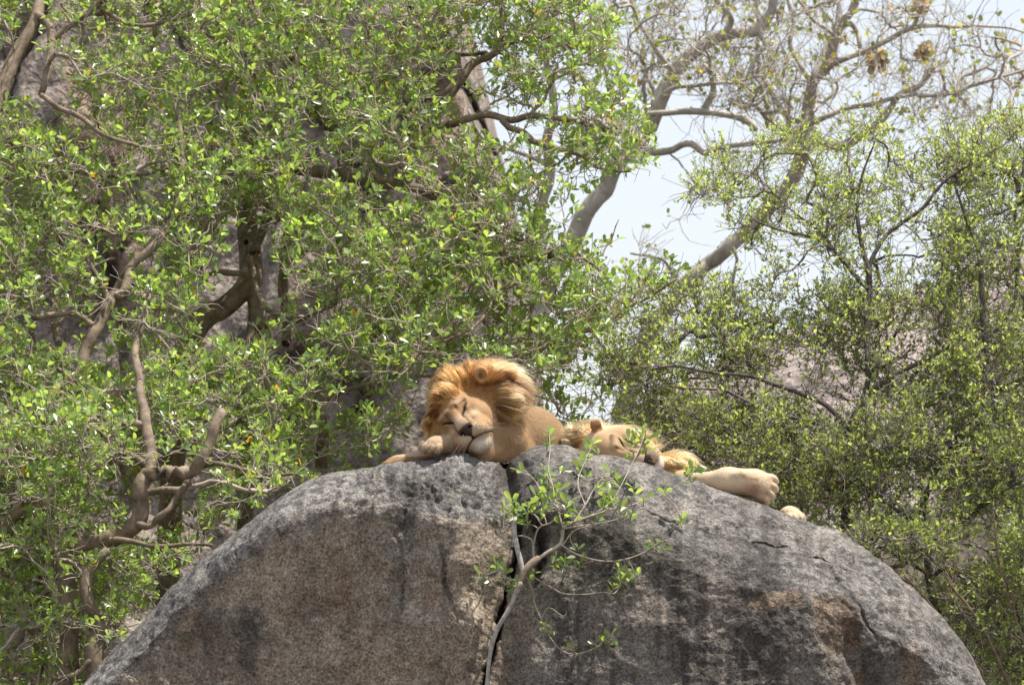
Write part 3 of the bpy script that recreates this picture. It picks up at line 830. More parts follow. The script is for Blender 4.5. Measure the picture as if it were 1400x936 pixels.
def lion_awake_side():
    # first lion: chin on its forepaw, mane blown to the right
    hc = at(628, 569, 0.10); A = frame(42, (-.12, -1, -.08)); sc = 1.0
    def p(x, y, Y): return at(x, y, Y)
    pr = []
    pr.append(('ell', (p(690, 606, .22), (.13, .14, .115)), .05))                      # throat and chest
    pr.append(('cap', (p(665, 575, .30), p(720, 604, .45), .15, .19), .06))            # neck
    pr.append(('ell', (p(711, 619, .50), (.285, .26, .268)), .06))                      # shoulder
    pr.append(('cap', (p(725, 640, .55), p(740, 665, 1.35), .22, .24), .08))           # trunk, hidden behind the crest
    pr.append(('ell', (p(735, 668, 1.55), (.23, .27, .22)), .08))
    pr.append(('cap', (p(770, 690, 1.5), p(800, 690, 1.15), .11, .075), .05))          # folded hind leg
    pr.append(('cap', (p(800, 693, 1.15), p(780, 702, 1.45), .06, .05), .04))
    pr.append(('cap', (p(735, 672, 1.8), p(640, 700, 2.05), .035, .025), .03))         # tail
    pr.append(('cap', (p(640, 700, 2.05), p(600, 700, 1.75), .025, .035), .03))
    # forearm under the chin, paw over the ridge
    pr.append(('cap', (p(712, 622, .25), p(660, 622, .06), .085, .06), .03))
    pr.append(('cap', (p(660, 622, .06), p(610, 608, .01), .055, .050), .03))
    paw(pr, p(598, 608, -.01), (-.72, -.66, -.26), (0, -.3, 1), 1.22, 1.15)
    # other foreleg laid along the crest
    pr.append(('cap', (p(640, 632, .30), p(575, 626, .17), .06, .043), .03))
    pr.append(('cap', (p(578, 626, .17), p(545, 631, .13), .042, .036), .03))
    paw(pr, p(537, 633, .12), (-.95, -.25, -.2), (0, 0, 1), .8)
    mp = [('ell', (p(651, 550, .27), (.208, .17, .190)), .05), ('ell', (p(615, 540, .18), (.095, .115, .115)), .04), ('ell', (hc + np.array([0, .045, .115]) @ A, (.085, .05, .05), A), .03),
          ('ell', (p(680, 549, .25), (.088, .17, .135)), .04), ('ell', (p(601, 580, .19), (.050, .10, .09)), .03), ('ell', (p(665, 524, .24), (.145, .13, .09)), .04)]
    ears = [(1, (.244, -.018, .090), (.038, .026, .050), 30), (-1, (-.160, .0, .085), (.038, .020, .042), 50)]
    fc = p(642, 578, 0)
    def mane(P, nr, L, rng):
        n = len(P); px, py = proj(P)
        lock = np.stack([vnoise(P * 24, s) for s in (1, 2, 3)], -1); big = np.stack([vnoise(P * 7, s) for s in (4, 5, 6)], -1)
        rad = unit((P - fc) * [1, .5, 1])
        right = smooth01((px - 640) / 50); left = smooth01((615 - px) / 25); toph = smooth01((540 - py) / 25)
        fl = rad * .9 + right[:, None] * np.array([.42, -.15, -.72]) + left[:, None] * np.array([-.05, -.1, -.75])
        fl += (toph * (1 - right))[:, None] * np.array([-.30, .25, .25]) + np.array([.0, -.12, -.1])
        fl = unit(fl + .20 * lock + .2 * big)
        tang = unit(fl - nr * (fl * nr).sum(1)[:, None] * .85)
        length = (.078 + .050 * right - .015 * left) * (.65 + .6 * rng.rand(n)) * (1 + .3 * vnoise(P * 20, 9))
        near = smooth01((.17 - np.linalg.norm((P - fc) * [1, .3, 1], axis=1)) / .05)
        length *= 1 - .5 * near
        lift = .14 + .22 * toph + .12 * rng.rand(n)
        grav = .30 + .35 * left - .18 * right
        # rusty at the crown and left, straw blond on the swept right-hand locks
        base = np.array([.47, .255, .095])[None] * np.ones((n, 1))
        blond = np.array([.66, .455, .255])
        w = np.clip(right * smooth01((572 - py) / 40 + .3) * (.55 + .5 * vnoise(P * 16, 12)) + .35 * right, 0, 1)[:, None]
        c = base * (1 - w) + blond * w
        nf = smooth01((.155 - np.sqrt(L[:, 0] ** 2 + ((L[:, 2] + .07) / 1.4) ** 2)) / .05)[:, None] * right[:, None]
        c = c * (1 - nf) + np.array([.48, .32, .18]) * nf
        dk = np.clip(toph * smooth01(vnoise(P * 10, 14) + .25) * .85 + left * .3 + smooth01((612 - px) / 20) * toph * .5, 0, 1)[:, None]
        c = c * (1 - dk) + np.array([.23, .095, .03]) * dk
        c = c * (.75 + .5 * rng.rand(n, 1)) * (1 + .25 * lock[:, :1]) * (1 + .38 * vnoise(P * 8.5, 83))[:, None]
        return tang, length, lift, grav, np.clip(c, .01, .92)
    root = thing("lion", "sleeping lion with thick orange mane, chin resting on its forepaw", "lion", p(690, 645, .3), "lions resting on the boulder")
    def paint(V, C):
        px, py = proj(V); k = (smooth01((624 - px) / 14) * smooth01((V[:, 1] < .2) * 1.0) * smooth01((py - 592) / 4) * (py < 624) * .6)[:, None]
        C = C * (1 - k) + np.array([.52, .41, .29]) * k
        for x0, y0, x1, y1 in ((583, 618, 590, 606), (592, 621, 597, 608), (602, 621, 604, 610)):  # shade between the toes painted as dark lines
            d, _ = seg_dist(px, py, [(x0, y0), (x1, y1)]); k = (np.exp(-(d / 1.1) ** 2) * .75 * (V[:, 1] < .05))[:, None]
            C = C * (1 - k) + np.array([.16, .09, .05]) * k
        return C
    make_lion(root, np.array([-1.15, -.35, 3.6]), np.array([.75, 2.2, 4.95]), hc, A, sc, pr, mp, ears, pal_lion(), mane, 44000, 90000, 11,
              lambda V: .05 + 1.0 * (V[:, 1] < .6), paint)
    return root

def lion_flat_out():
    # second lion: flat on its side, face to the right, pale foreleg stretched out
    A = frame(74, (.50, -.84, -.22)); sc = 1.0
    hc = at(833, 617, .30)
    def p(x, y, Y): return at(x, y, Y)
    pr = []
    pr.append(('cap', (p(815, 618, .36), p(850, 650, .60), .13, .19), .06))
    pr.append(('ell', (p(868, 655, .75), (.22, .26, .20)), .07))
    pr.append(('cap', (p(868, 668, .8), p(840, 685, 1.5), .21, .20), .08))
    pr.append(('ell', (p(838, 690, 1.65), (.22, .25, .20)), .08))
    pr.append(('cap', (p(880, 705, 1.6), p(960, 745, 1.55), .11, .07), .05))
    pr.append(('cap', (p(960, 745, 1.55), p(1010, 775, 1.45), .055, .045), .04))
    pr.append(('cap', (p(838, 690, 1.85), p(780, 700, 2.1), .035, .025), .03))
    # upper foreleg along the crest
    pr.append(('cap', (p(900, 655, .45), p(955, 657, .16), .085, .040), .03))
    pr.append(('cap', (p(952, 657, .16), p(995, 659, .08), .040, .075), .03))
    pr.append(('cap', (p(995, 658, .08), p(1026, 661, .05), .077, .080), .03))
    pr.append(('ell', (p(1012, 649, .02), (.05, .04, .026)), .02))
    paw(pr, p(1036, 662, .03), (.80, .05, -.36), (-.35, -.75, .45), 1.40, 1.15)
    # lower foreleg, only the paw clears the rock
    pr.append(('cap', (p(975, 716, .62), p(1074, 709, .24), .06, .042), .03))
    paw(pr, p(1081, 702, .20), (.55, -.74, -.38), (.2, -.3, .9), 1.0, 1.15)
    mp = [('ell', (p(806, 608, .42), (.15, .15, .110)), .04), ('ell', (p(856, 605, .48), (.14, .13, .072)), .04), ('ell', (p(822, 601, .44), (.10, .11, .06)), .04),
          ('ell', (p(916, 636, .38), (.105, .10, .062)), .04), ('ell', (p(784, 608, .40), (.08, .1, .075)), .03)]
    ears = [(1, (.118, -.02, .118), (.034, .020, .042), 38)]
    fc = p(860, 622, .2)
    def mane(P, nr, L, rng):
        n = len(P); px, py = proj(P)
        lock = np.stack([vnoise(P * 24, s) for s in (21, 22, 23)], -1)
        rad = unit((P - fc) * [1, .5, 1])
        chin = smooth01((px - 890) / 15); up = smooth01((600 - py) / 12) * (1 - chin)
        fl = rad * .9 + np.array([.0, -.1, -.15]) + up[:, None] * np.array([.45, .1, .15]) + chin[:, None] * np.array([1.6, -.1, -.9])
        fl = unit(fl + .3 * lock)
        tang = unit(fl - nr * (fl * nr).sum(1)[:, None] * .85)
        length = (.068 + .02 * chin) * (.6 + .7 * rng.rand(n))
        c = np.array([.53, .33, .15])[None] * np.ones((n, 1))
        pale = np.clip(up * .6 + smooth01((795 - px) / 12) * .8 + .3 * vnoise(P * 12, 31), 0, 1)[:, None]
        c = c * (1 - pale) + np.array([.66, .48, .28]) * pale
        c = c * (.8 + .4 * rng.rand(n, 1)) * (1 + .2 * lock[:, :1])
        return tang, length, .30 - .2 * chin + .2 * rng.rand(n), np.full(n, .25), np.clip(c, .01, .92)
    root = thing("lion", "pale lion lying flat on its side with one big paw stretched out to the right", "lion", p(880, 690, .6), "lions resting on the boulder")
    pal = pal_lion(body=(.55, .40, .25), face=(.42, .28, .16), light=(.58, .44, .30), mane=(.48, .28, .11), tan=(.46, .29, .14), white=(.74, .70, .63), ear=(.36, .20, .09))
    def paint(V, C):
        px, py = proj(V); fr = smooth01((.16 - V[:, 1]) / .03)
        k = (smooth01((px - 950) / 30) * (V[:, 1] < .34) * .45)[:, None]; C = C * (1 - k) + np.array([.62, .50, .36]) * k
        for x, y, r, w in ((1032, 668, 11, .85), (1020, 674, 12, .5), (1050, 674, 5, .75), (1056, 664, 4, .7), (1051, 655, 4, .6), (1042, 682, 6, .75)):
            k = (fr * np.exp(-((px - x) / r) ** 2 - ((py - y) / r) ** 2) * w)[:, None]; C = C * (1 - k) + np.array([.30, .175, .115]) * k
        for x0, y0, x1, y1 in ((1076, 699, 1075, 709), (1084, 698, 1085, 709), (1092, 701, 1094, 711)):  # toe grooves of the lower paw, their shade drawn in colour
            d, _ = seg_dist(px, py, [(x0, y0), (x1, y1)]); k = (np.exp(-(d / 1.2) ** 2) * .7 * (V[:, 1] < .30))[:, None]; C = C * (1 - k) + np.array([.16, .09, .05]) * k
        d, _ = seg_dist(px, py, [(1012, 645), (1020, 653), (1036, 655)]); k = (fr * np.exp(-(d / 2.2) ** 2) * .7)[:, None]
        return C * (1 - k) + np.array([.28, .15, .07]) * k
    make_lion(root, np.array([.15, -.35, 3.3]), np.array([1.95, 2.3, 4.75]), hc, A, sc, pr, mp, ears, pal, mane, 34000, 70000, 41,
              lambda V: .05 + 1.0 * (V[:, 1] < .6), paint)
    return root

lion_awake_side()
lion_flat_out()

# ------------------------------------------------------------------ trees
def inside(px, py, poly):
    poly = np.asarray(poly, float); c = np.zeros(px.shape, bool); j = len(poly) - 1
    for i in range(len(poly)):
        xi, yi = poly[i]; xj, yj = poly[j]
        c ^= ((yi > py) != (yj > py)) & (px < (xj - xi) * (py - yi) / (yj - yi + 1e-12) + xi)
        j = i
    return c

def smooth_path(P, r, step):
    """Catmull-Rom through P, resampled"""
    P = np.asarray(P, float); r = np.asarray(r, float)
    if len(P) == 2: P = np.array([P[0], (P[0] + P[1]) / 2, P[1]]); r = np.array([r[0], (r[0] + r[1]) / 2, r[1]])
    Q = np.vstack([2 * P[0] - P[1], P, 2 * P[-1] - P[-2]]); out, ro = [], []
    for i in range(1, len(Q) - 2):
        n = max(1, int(np.ceil(np.linalg.norm(Q[i + 1] - Q[i]) / step)))
        t = np.arange(n)[:, None] / n
        out.append(.5 * (2 * Q[i] + (Q[i + 1] - Q[i - 1]) * t + (2 * Q[i - 1] - 5 * Q[i] + 4 * Q[i + 1] - Q[i + 2]) * t ** 2 + (3 * Q[i] - Q[i - 1] - 3 * Q[i + 1] + Q[i + 2]) * t ** 3))
        ro.append(r[i - 1] + (r[i] - r[i - 1]) * t[:, 0])
    out.append(Q[-2][None]); ro.append(r[-1:])
    return np.concatenate(out), np.concatenate(ro)

class Tubes:
    def __init__(self): self.V, self.Q, self.n = [], [], 0
    def add(self, P, r, sides=5, rough=0.0, seed=0):
        m = len(P)
        if m < 2: return
        T = unit(np.gradient(P, axis=0)); mean = unit((P[-1] - P[0])[None])[0]
        ref = np.array([0, 0, 1.0]) if abs(mean[2]) < .75 else np.array([1.0, 0, 0])
        U = unit(ref - T * (T @ ref)[:, None]); Wv = np.cross(T, U)
        a = np.arange(sides) * 2 * math.pi / sides
        rr = np.broadcast_to(np.asarray(r)[:, None], (m, sides)).copy()
        ring = U[:, None] * np.cos(a)[None, :, None] + Wv[:, None] * np.sin(a)[None, :, None]
        if rough:
            rr *= 1 + rough * vnoise((P[:, None] + ring * .1) * 7 + seed, 3) + rough * .6 * vnoise((P[:, None] + ring * .05) * 19 + seed, 4)
        V = P[:, None] + ring * rr[..., None]
        i = np.arange(m - 1)[:, None] * sides; k = np.arange(sides)[None]
        q = np.stack([i + k, i + (k + 1) % sides, i + sides + (k + 1) % sides, i + sides + k], -1).reshape(-1, 4) + self.n
        self.V.append(V.reshape(-1, 3)); self.Q.append(q); self.n += m * sides
        if sides >= 6:                                   # rounded cut end
            tip = P[-1] + T[-1] * r[-1] * .5
            self.V.append(tip[None]); b = self.n - sides
            kk = np.arange(sides)
            self.Q.append(np.stack([b + kk, b + (kk + 1) % sides, np.full(sides, self.n), np.full(sides, self.n)], -1)); self.n += 1
    def mesh(self, name, o):
        Q = np.concatenate(self.Q); tri = Q[:, 2] == Q[:, 3]
        return make_mesh(name, np.concatenate(self.V) - o, [Q[~tri], Q[tri][:, :3]])

# leaf outlines in units of leaf length: along, across, lift
LEAF_SHAPES = {
    'fig': (np.array([(0, 0, 0), (.34, .14, .03), (.68, .235, .05), (.92, .15, .01), (1, 0, -.03), (.92, -.15, .01), (.68, -.235, .05), (.34, -.14, .03), (.5, 0, 0)]),
            np.array([(0, 8, 1), (1, 8, 2), (2, 8, 3), (3, 8, 4), (4, 8, 5), (5, 8, 6), (6, 8, 7), (7, 8, 0)])),
    'small': (np.array([(0, 0, 0), (.45, .26, .05), (1, 0, -.06), (.45, -.26, .05)]), np.array([(0, 2, 1), (0, 3, 2)])),
    'round': (np.array([(0, 0, 0), (.35, .36, .04), (.85, .28, .03), (1.05, 0, -.05), (.85, -.28, .03), (.35, -.36, .04)]),
              np.array([(0, 3, 1), (1, 3, 2), (0, 5, 3), (5, 4, 3)])),
}

def leaf_frames(axis, rng, upb=0.9, rnd=0.55):
    n = len(axis); a = unit(axis)
    nr = unit(np.array([0, -.38, upb]) + rng.normal(0, rnd, (n, 3)))
    nr = unit(nr - a * (a * nr).sum(1)[:, None])
    return a, np.cross(nr, a), nr

def leaf_mesh(name, shape, pos, axis, size, tint, rng, o, upb=0.9, rnd=0.55, fold=1.0):
    S, Fc = LEAF_SHAPES[shape]
    a, b, nr = leaf_frames(axis, rng, upb, rnd)
    fl = rng.uniform(.2, 2.2, len(pos)) * fold
    V = pos[:, None] + size[:, None, None] * (S[None, :, 0:1] * a[:, None] + S[None, :, 1:2] * b[:, None] + (S[None, :, 2] * fl[:, None])[..., None] * nr[:, None])
    k = len(S)
    F = (Fc[None] + (np.arange(len(pos)) * k)[:, None, None]).reshape(-1, 3)
    return make_mesh(name, V.reshape(-1, 3) - o, F, np.repeat(tint, k, 0), smooth=(shape != 'small'))

def tint_fig(n, rng, P):
    c = np.array([.135, .225, .062]) + rng.rand(n, 1) * np.array([.13, .14, .035])
    g = vnoise(P * 1.7, 61)[:, None]
    c = c * (1 + .25 * g) * (0.75 + .5 * rng.rand(n, 1))
    y = rng.rand(n) < .035; c[y] = np.array([.26, .27, .04])
    y = rng.rand(n) < .004; c[y] = np.array([.42, .22, .03])
    return c

def tint_bush(n, rng, P):
    c = np.array([.225, .300, .100]) + rng.rand(n, 1) * np.array([.13, .13, .05])
    g = vnoise(P * 1.9, 62)[:, None]
    c = c * (1 + .25 * g) * (0.7 + .6 * rng.rand(n, 1))
    y = rng.rand(n) < .02; c[y] = np.array([.33, .30, .10])
    return c

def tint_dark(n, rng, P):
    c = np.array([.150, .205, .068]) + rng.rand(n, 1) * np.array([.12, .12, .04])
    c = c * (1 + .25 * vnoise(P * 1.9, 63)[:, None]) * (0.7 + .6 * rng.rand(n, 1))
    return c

def tint_shade(n, rng, P):  # leaf colour darkened to give the thicket deep shade
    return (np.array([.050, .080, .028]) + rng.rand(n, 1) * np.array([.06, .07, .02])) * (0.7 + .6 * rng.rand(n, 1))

def tint_sparse(n, rng, P):
    c = np.array([.15, .19, .04]) + rng.rand(n, 1) * np.array([.09, .09, .02])
    y = rng.rand(n) < .06; c[y] = np.array([.46, .38, .06])
    y = rng.rand(n) < .05; c[y] = np.array([.32, .18, .08])
    return c

def setback(y):
    """crowns lean back with height, as a wall of branches over a slope does"""
    return np.clip((600 - np.asarray(y, float)) / 600, 0, 1.1)

def crown_points(poly, n, Y0, Y1, rng, holes=(), keep=None, clump=1.1, cs=0.014, lean=0.0):
    """points spread through the crown volume seen inside the outline poly"""
    poly = np.asarray(poly, float); lo, hi = poly.min(0), poly.max(0); out = []
    tot = 0
    while tot < n:
        x = rng.uniform(lo[0], hi[0], 4 * n); y = rng.uniform(lo[1], hi[1], 4 * n); Y = rng.uniform(Y0, Y1, 4 * n)
        ok = inside(x, y, poly)
        d = vnoise(np.stack([x * cs, y * cs * 1.3, Y * 1.1], -1), 91)
        ok &= rng.rand(4 * n) < np.clip(.55 + d / clump * .5, .04, 1)
        for hx, hy, rx, ry, dens in holes:
            ok &= (rng.rand(4 * n) < dens) | (((x - hx) / rx) ** 2 + ((y - hy) / ry) ** 2 > 1)
        P = at(x[ok], y[ok], Y[ok] + lean * setback(y[ok])); out.append(P); tot += len(P)
    return np.concatenate(out)[:n]

def build_tree(name, label, cat, group, limbs, points, leaf, tint, mats, rng, leaf_size=.055, per_tip=(2, 4), leaves=(4, 7), twig_len=.10,
               tip_r=.0032, single=0, base=None, upb=.75, rnd=.62, droop=.0, shape='fig', wob=.14, maxr=.03, bare=3, part_branches=24, thick=.9, lean=0.0):
    """limbs: list of (part name, [(px,py,radius px)...], Y start, Y end). The rest of the branching grows to reach `points`."""
    mbark, mtwig, mleaf = mats
    nodes, ndir, par, lim = [], [], [], []
    paths = []
    for nm, pts, Ya, Yb in limbs:
        pts = np.array(pts, float); n = len(pts)
        Y = np.interp(np.arange(n), [0, n - 1], [Ya, Yb]) + (rng.normal(0, .018, n) if n > 3 else 0)
        Y = Y + lean * setback(pts[:, 1])
        Pw = at(pts[:, 0], pts[:, 1], Y); R = pts[:, 2] * .004 * (25 + Y) / 25 * thick
        if pts[0, 1] >= 880:                             # stems go on down to their roots in the ground
            g = float(ground_z(Pw[0, 0], Pw[0, 1])) - .2; h = Pw[0, 2] - g
            if h > .3:
                dn = np.array([Pw[0] + [.05 * h, .04, -h], Pw[0] + [.03 * h, .02, -h * .5]])
                Pw = np.vstack([dn, Pw]); R = np.concatenate([[R[0] * 1.35, R[0] * 1.12], R])
        Pw, R = smooth_path(Pw, R, .05)
        Pw[1:-1] += .012 * np.stack([vnoise(Pw[1:-1] * 5, s) for s in (71, 72, 73)], -1)
        paths.append((nm, Pw, R))
        T = unit(np.gradient(Pw, axis=0)); b = len(nodes)
        nodes.extend(Pw); ndir.extend(T); lim.extend(R)
        par.extend([-1] + list(range(b, b + len(Pw) - 1)))
    if base is None: base = paths[0][1][0]
    root = thing(name, label, cat, base, group)
    o = org(root)
    for nm, Pw, R in paths:
        t = Tubes(); t.add(Pw, R, 10 if R.max() > .03 else 7, .07 if R.max() > .02 else .05, rng.rand() * 50)
        link(nm, t.mesh(nm, o), root, mbark)
    # grow towards the crown points, nearest first
    cap = len(nodes) + len(points) * 14
    NP = np.zeros((cap, 3)); ND = np.zeros((cap, 3)); k = len(nodes); NP[:k] = nodes; ND[:k] = ndir
    par = par + [0] * (cap - k); tipcount = np.zeros(cap); chain_of = []
    d0 = np.array([np.min(((NP[:k] - p) ** 2).sum(1)) for p in points]) if len(points) else np.zeros(0)
    nl = k
    for idx in np.argsort(d0):
        p = points[idx]; v = p - NP[:k]; dist = np.sqrt((v * v).sum(1)) + 1e-6
        cost = dist * (1.0 + .55 * (1 - (v * ND[:k]).sum(1) / dist)); cost[:8] += .2
        j = int(np.argmin(cost)); L = dist[j]
        m = int(np.clip(np.ceil(L / .055), 2, 13)); t = np.arange(1, m + 1)[:, None] / m
        d = ND[j]; side = rng.normal(0, wob, 3) * L
        c1 = NP[j] + (d * .30 + unit((p - NP[j])[None])[0] * .2) * L * .7; c2 = p - unit((p - NP[j])[None] + [0, 0, .25 * L])[0] * L * .28 + side
        path = (1 - t) ** 3 * NP[j] + 3 * (1 - t) ** 2 * t * c1 + 3 * (1 - t) * t * t * c2 + t ** 3 * p
        path[:-1] += rng.normal(0, .10, (m - 1, 3)) * L / m if m > 1 else 0
        full = np.vstack([NP[j][None], path]); T = unit(np.gradient(full, axis=0))[1:]
        NP[k:k + m] = path; ND[k:k + m] = T
        par[k] = j
        for q in range(1, m): par[k + q] = k + q - 1
        chain_of.append((j, k, m)); k += m
    # thickness from the number of tips carried
    cnt = np.zeros(k); tips = [c[1] + c[2] - 1 for c in chain_of]
    for tnode in tips: cnt[tnode] += 1
    for q in range(k - 1, -1, -1):
        if par[q] >= 0 and q >= nl: cnt[par[q]] += cnt[q]
    rad = np.minimum(tip_r * np.maximum(cnt, 1) ** .46, maxr)
    big = sorted(range(len(chain_of)), key=lambda c: -rad[chain_of[c][1]])[:part_branches]; bigset = set(big)
    tw = Tubes()
    for c, (j, s, m) in enumerate(chain_of):
        P = np.vstack([NP[j][None], NP[s:s + m]]); R = np.concatenate([[rad[s]], rad[s:s + m]])
        if c in bigset:
            t = Tubes(); t.add(P, R, 6, .05, c); link("branch", t.mesh("branch", o), root, mbark)
        else: tw.add(P, R, 5 if R[0] > .007 else 3)
    # twiglets with leaves at the ends
    lp, la, ls = [], [], []
    for (j, s, m) in chain_of:
        e = s + m - 1
        for b in range(bare):                            # leafless side twigs
            st = s + rng.randint(0, m); L = twig_len * rng.uniform(.8, 2.6)
            d = unit((ND[st] * .5 + rng.normal(0, .75, 3) + [0, 0, .15 - droop])[None])[0]; q = [NP[st]]
            for u in range(4): q.append(q[-1] + d * L * .25); d = unit((d + rng.normal(0, .33, 3) + [0, 0, .06])[None])[0]
            tw.add(np.array(q), tip_r * np.array([1, .9, .78, .65, .45]), 3)
        for b in range(rng.randint(per_tip[0], per_tip[1] + 1)):
            st = e if b == 0 or m < 3 else s + rng.randint(max(m // 3, 1), m)
            L = twig_len * rng.uniform(.5, 1.5); d = unit((ND[st] * .6 + rng.normal(0, .7, 3) + [0, 0, .45 - droop])[None])[0]
            d2 = unit((d + [0, 0, .35 - droop] + rng.normal(0, .25, 3))[None])[0]
            q = np.stack([NP[st], NP[st] + d * L * .5, NP[st] + d * L * .5 + d2 * L * .5])
            tw.add(q, np.array([tip_r * .9, tip_r * .75, tip_r * .6]), 3)
            nlf = rng.randint(leaves[0], leaves[1] + 1)
            if nlf <= 0: continue
            az = rng.uniform(0, 6.28) + np.arange(nlf) * 2.4
            ref = unit(np.cross(d2, [0.3, .9, .1])[None])[0]; r2 = np.cross(d2, ref)
            out = np.cos(az)[:, None] * ref + np.sin(az)[:, None] * r2
            f = rng.uniform(.35, 1.0, nlf) if shape != 'fig' else np.where(rng.rand(nlf) < .65, rng.uniform(.85, 1.02, nlf), rng.uniform(.4, .85, nlf))
            lp.append(np.where((f < .5)[:, None], q[0] + (q[1] - q[0]) * (f * 2)[:, None], q[1] + (q[2] - q[1]) * (f * 2 - 1)[:, None]))
            la.append(out + d2 * rng.uniform(.3, 1.1, (nlf, 1)) + [0, 0, .15 - droop]); ls.append(leaf_size * rng.uniform(.45, 1.3, nlf))
    to = link("twigs", tw.mesh("twigs", o), root, mtwig); to["kind"] = "stuff"
    if lp:
        lp, la, ls = np.concatenate(lp), np.concatenate(la), np.concatenate(ls)
        col = tint(len(lp), rng, lp)
        rest = np.ones(len(lp), bool)
        if single:
            px, py = proj(lp); ok = (px > 5) & (px < 1395) & (py > 5) & (py < 930)
            sc = np.where(ok, ls / (25 + lp[:, 1]), 0) - np.where(ok, 0, 9) - .0002 * lp[:, 1]
            pick = np.argsort(-sc)[:single]; rest[pick] = False
            single_leaves(lp[pick], la[pick], ls[pick], col[pick], root, mleaf, shape, rng, upb, rnd)
        f = link("foliage", leaf_mesh("foliage", shape, lp[rest], la[rest], ls[rest], col[rest], rng, o, upb, rnd), root, mleaf); f["kind"] = "stuff"
    return root

_LEAF_CACHE = {}
def single_leaves(pos, axis, size, col, root, mleaf, shape, rng, upb, rnd):
    """leaves that can be told apart: one object each, sharing a few meshes"""
    from mathutils import Matrix
    key = (shape, mleaf.name)
    if key not in _LEAF_CACHE:
        ms = []
        for i in range(16):
            c = col[rng.randint(len(col))][None]
            me = leaf_mesh("leaf", shape, np.zeros((1, 3)), np.array([[1.0, 0, 0]]), np.ones(1), c, np.random.RandomState(i), np.zeros(3), 1, 0.0)
            me.materials.append(mleaf); ms.append(me)
        _LEAF_CACHE[key] = ms
    ms = _LEAF_CACHE[key]; a, b, nr = leaf_frames(axis, rng, upb, rnd); o = org(root)
    for i in range(len(pos)):
        ob = bpy.data.objects.new("leaf", ms[rng.randint(len(ms))]); COL.objects.link(ob); ob.parent = root
        M = Matrix(np.array([a[i], np.cross(nr[i], a[i]), nr[i]]).T.tolist()).to_4x4()
        M = M @ Matrix.Diagonal((size[i], size[i], size[i], 1)); M.translation = Vector(pos[i] - o)
        ob.matrix_local = M

FIG = (M_FIGBARK, M_FIGTWIG, M_FIGLEAF); FG = "fig trees beside the boulder"

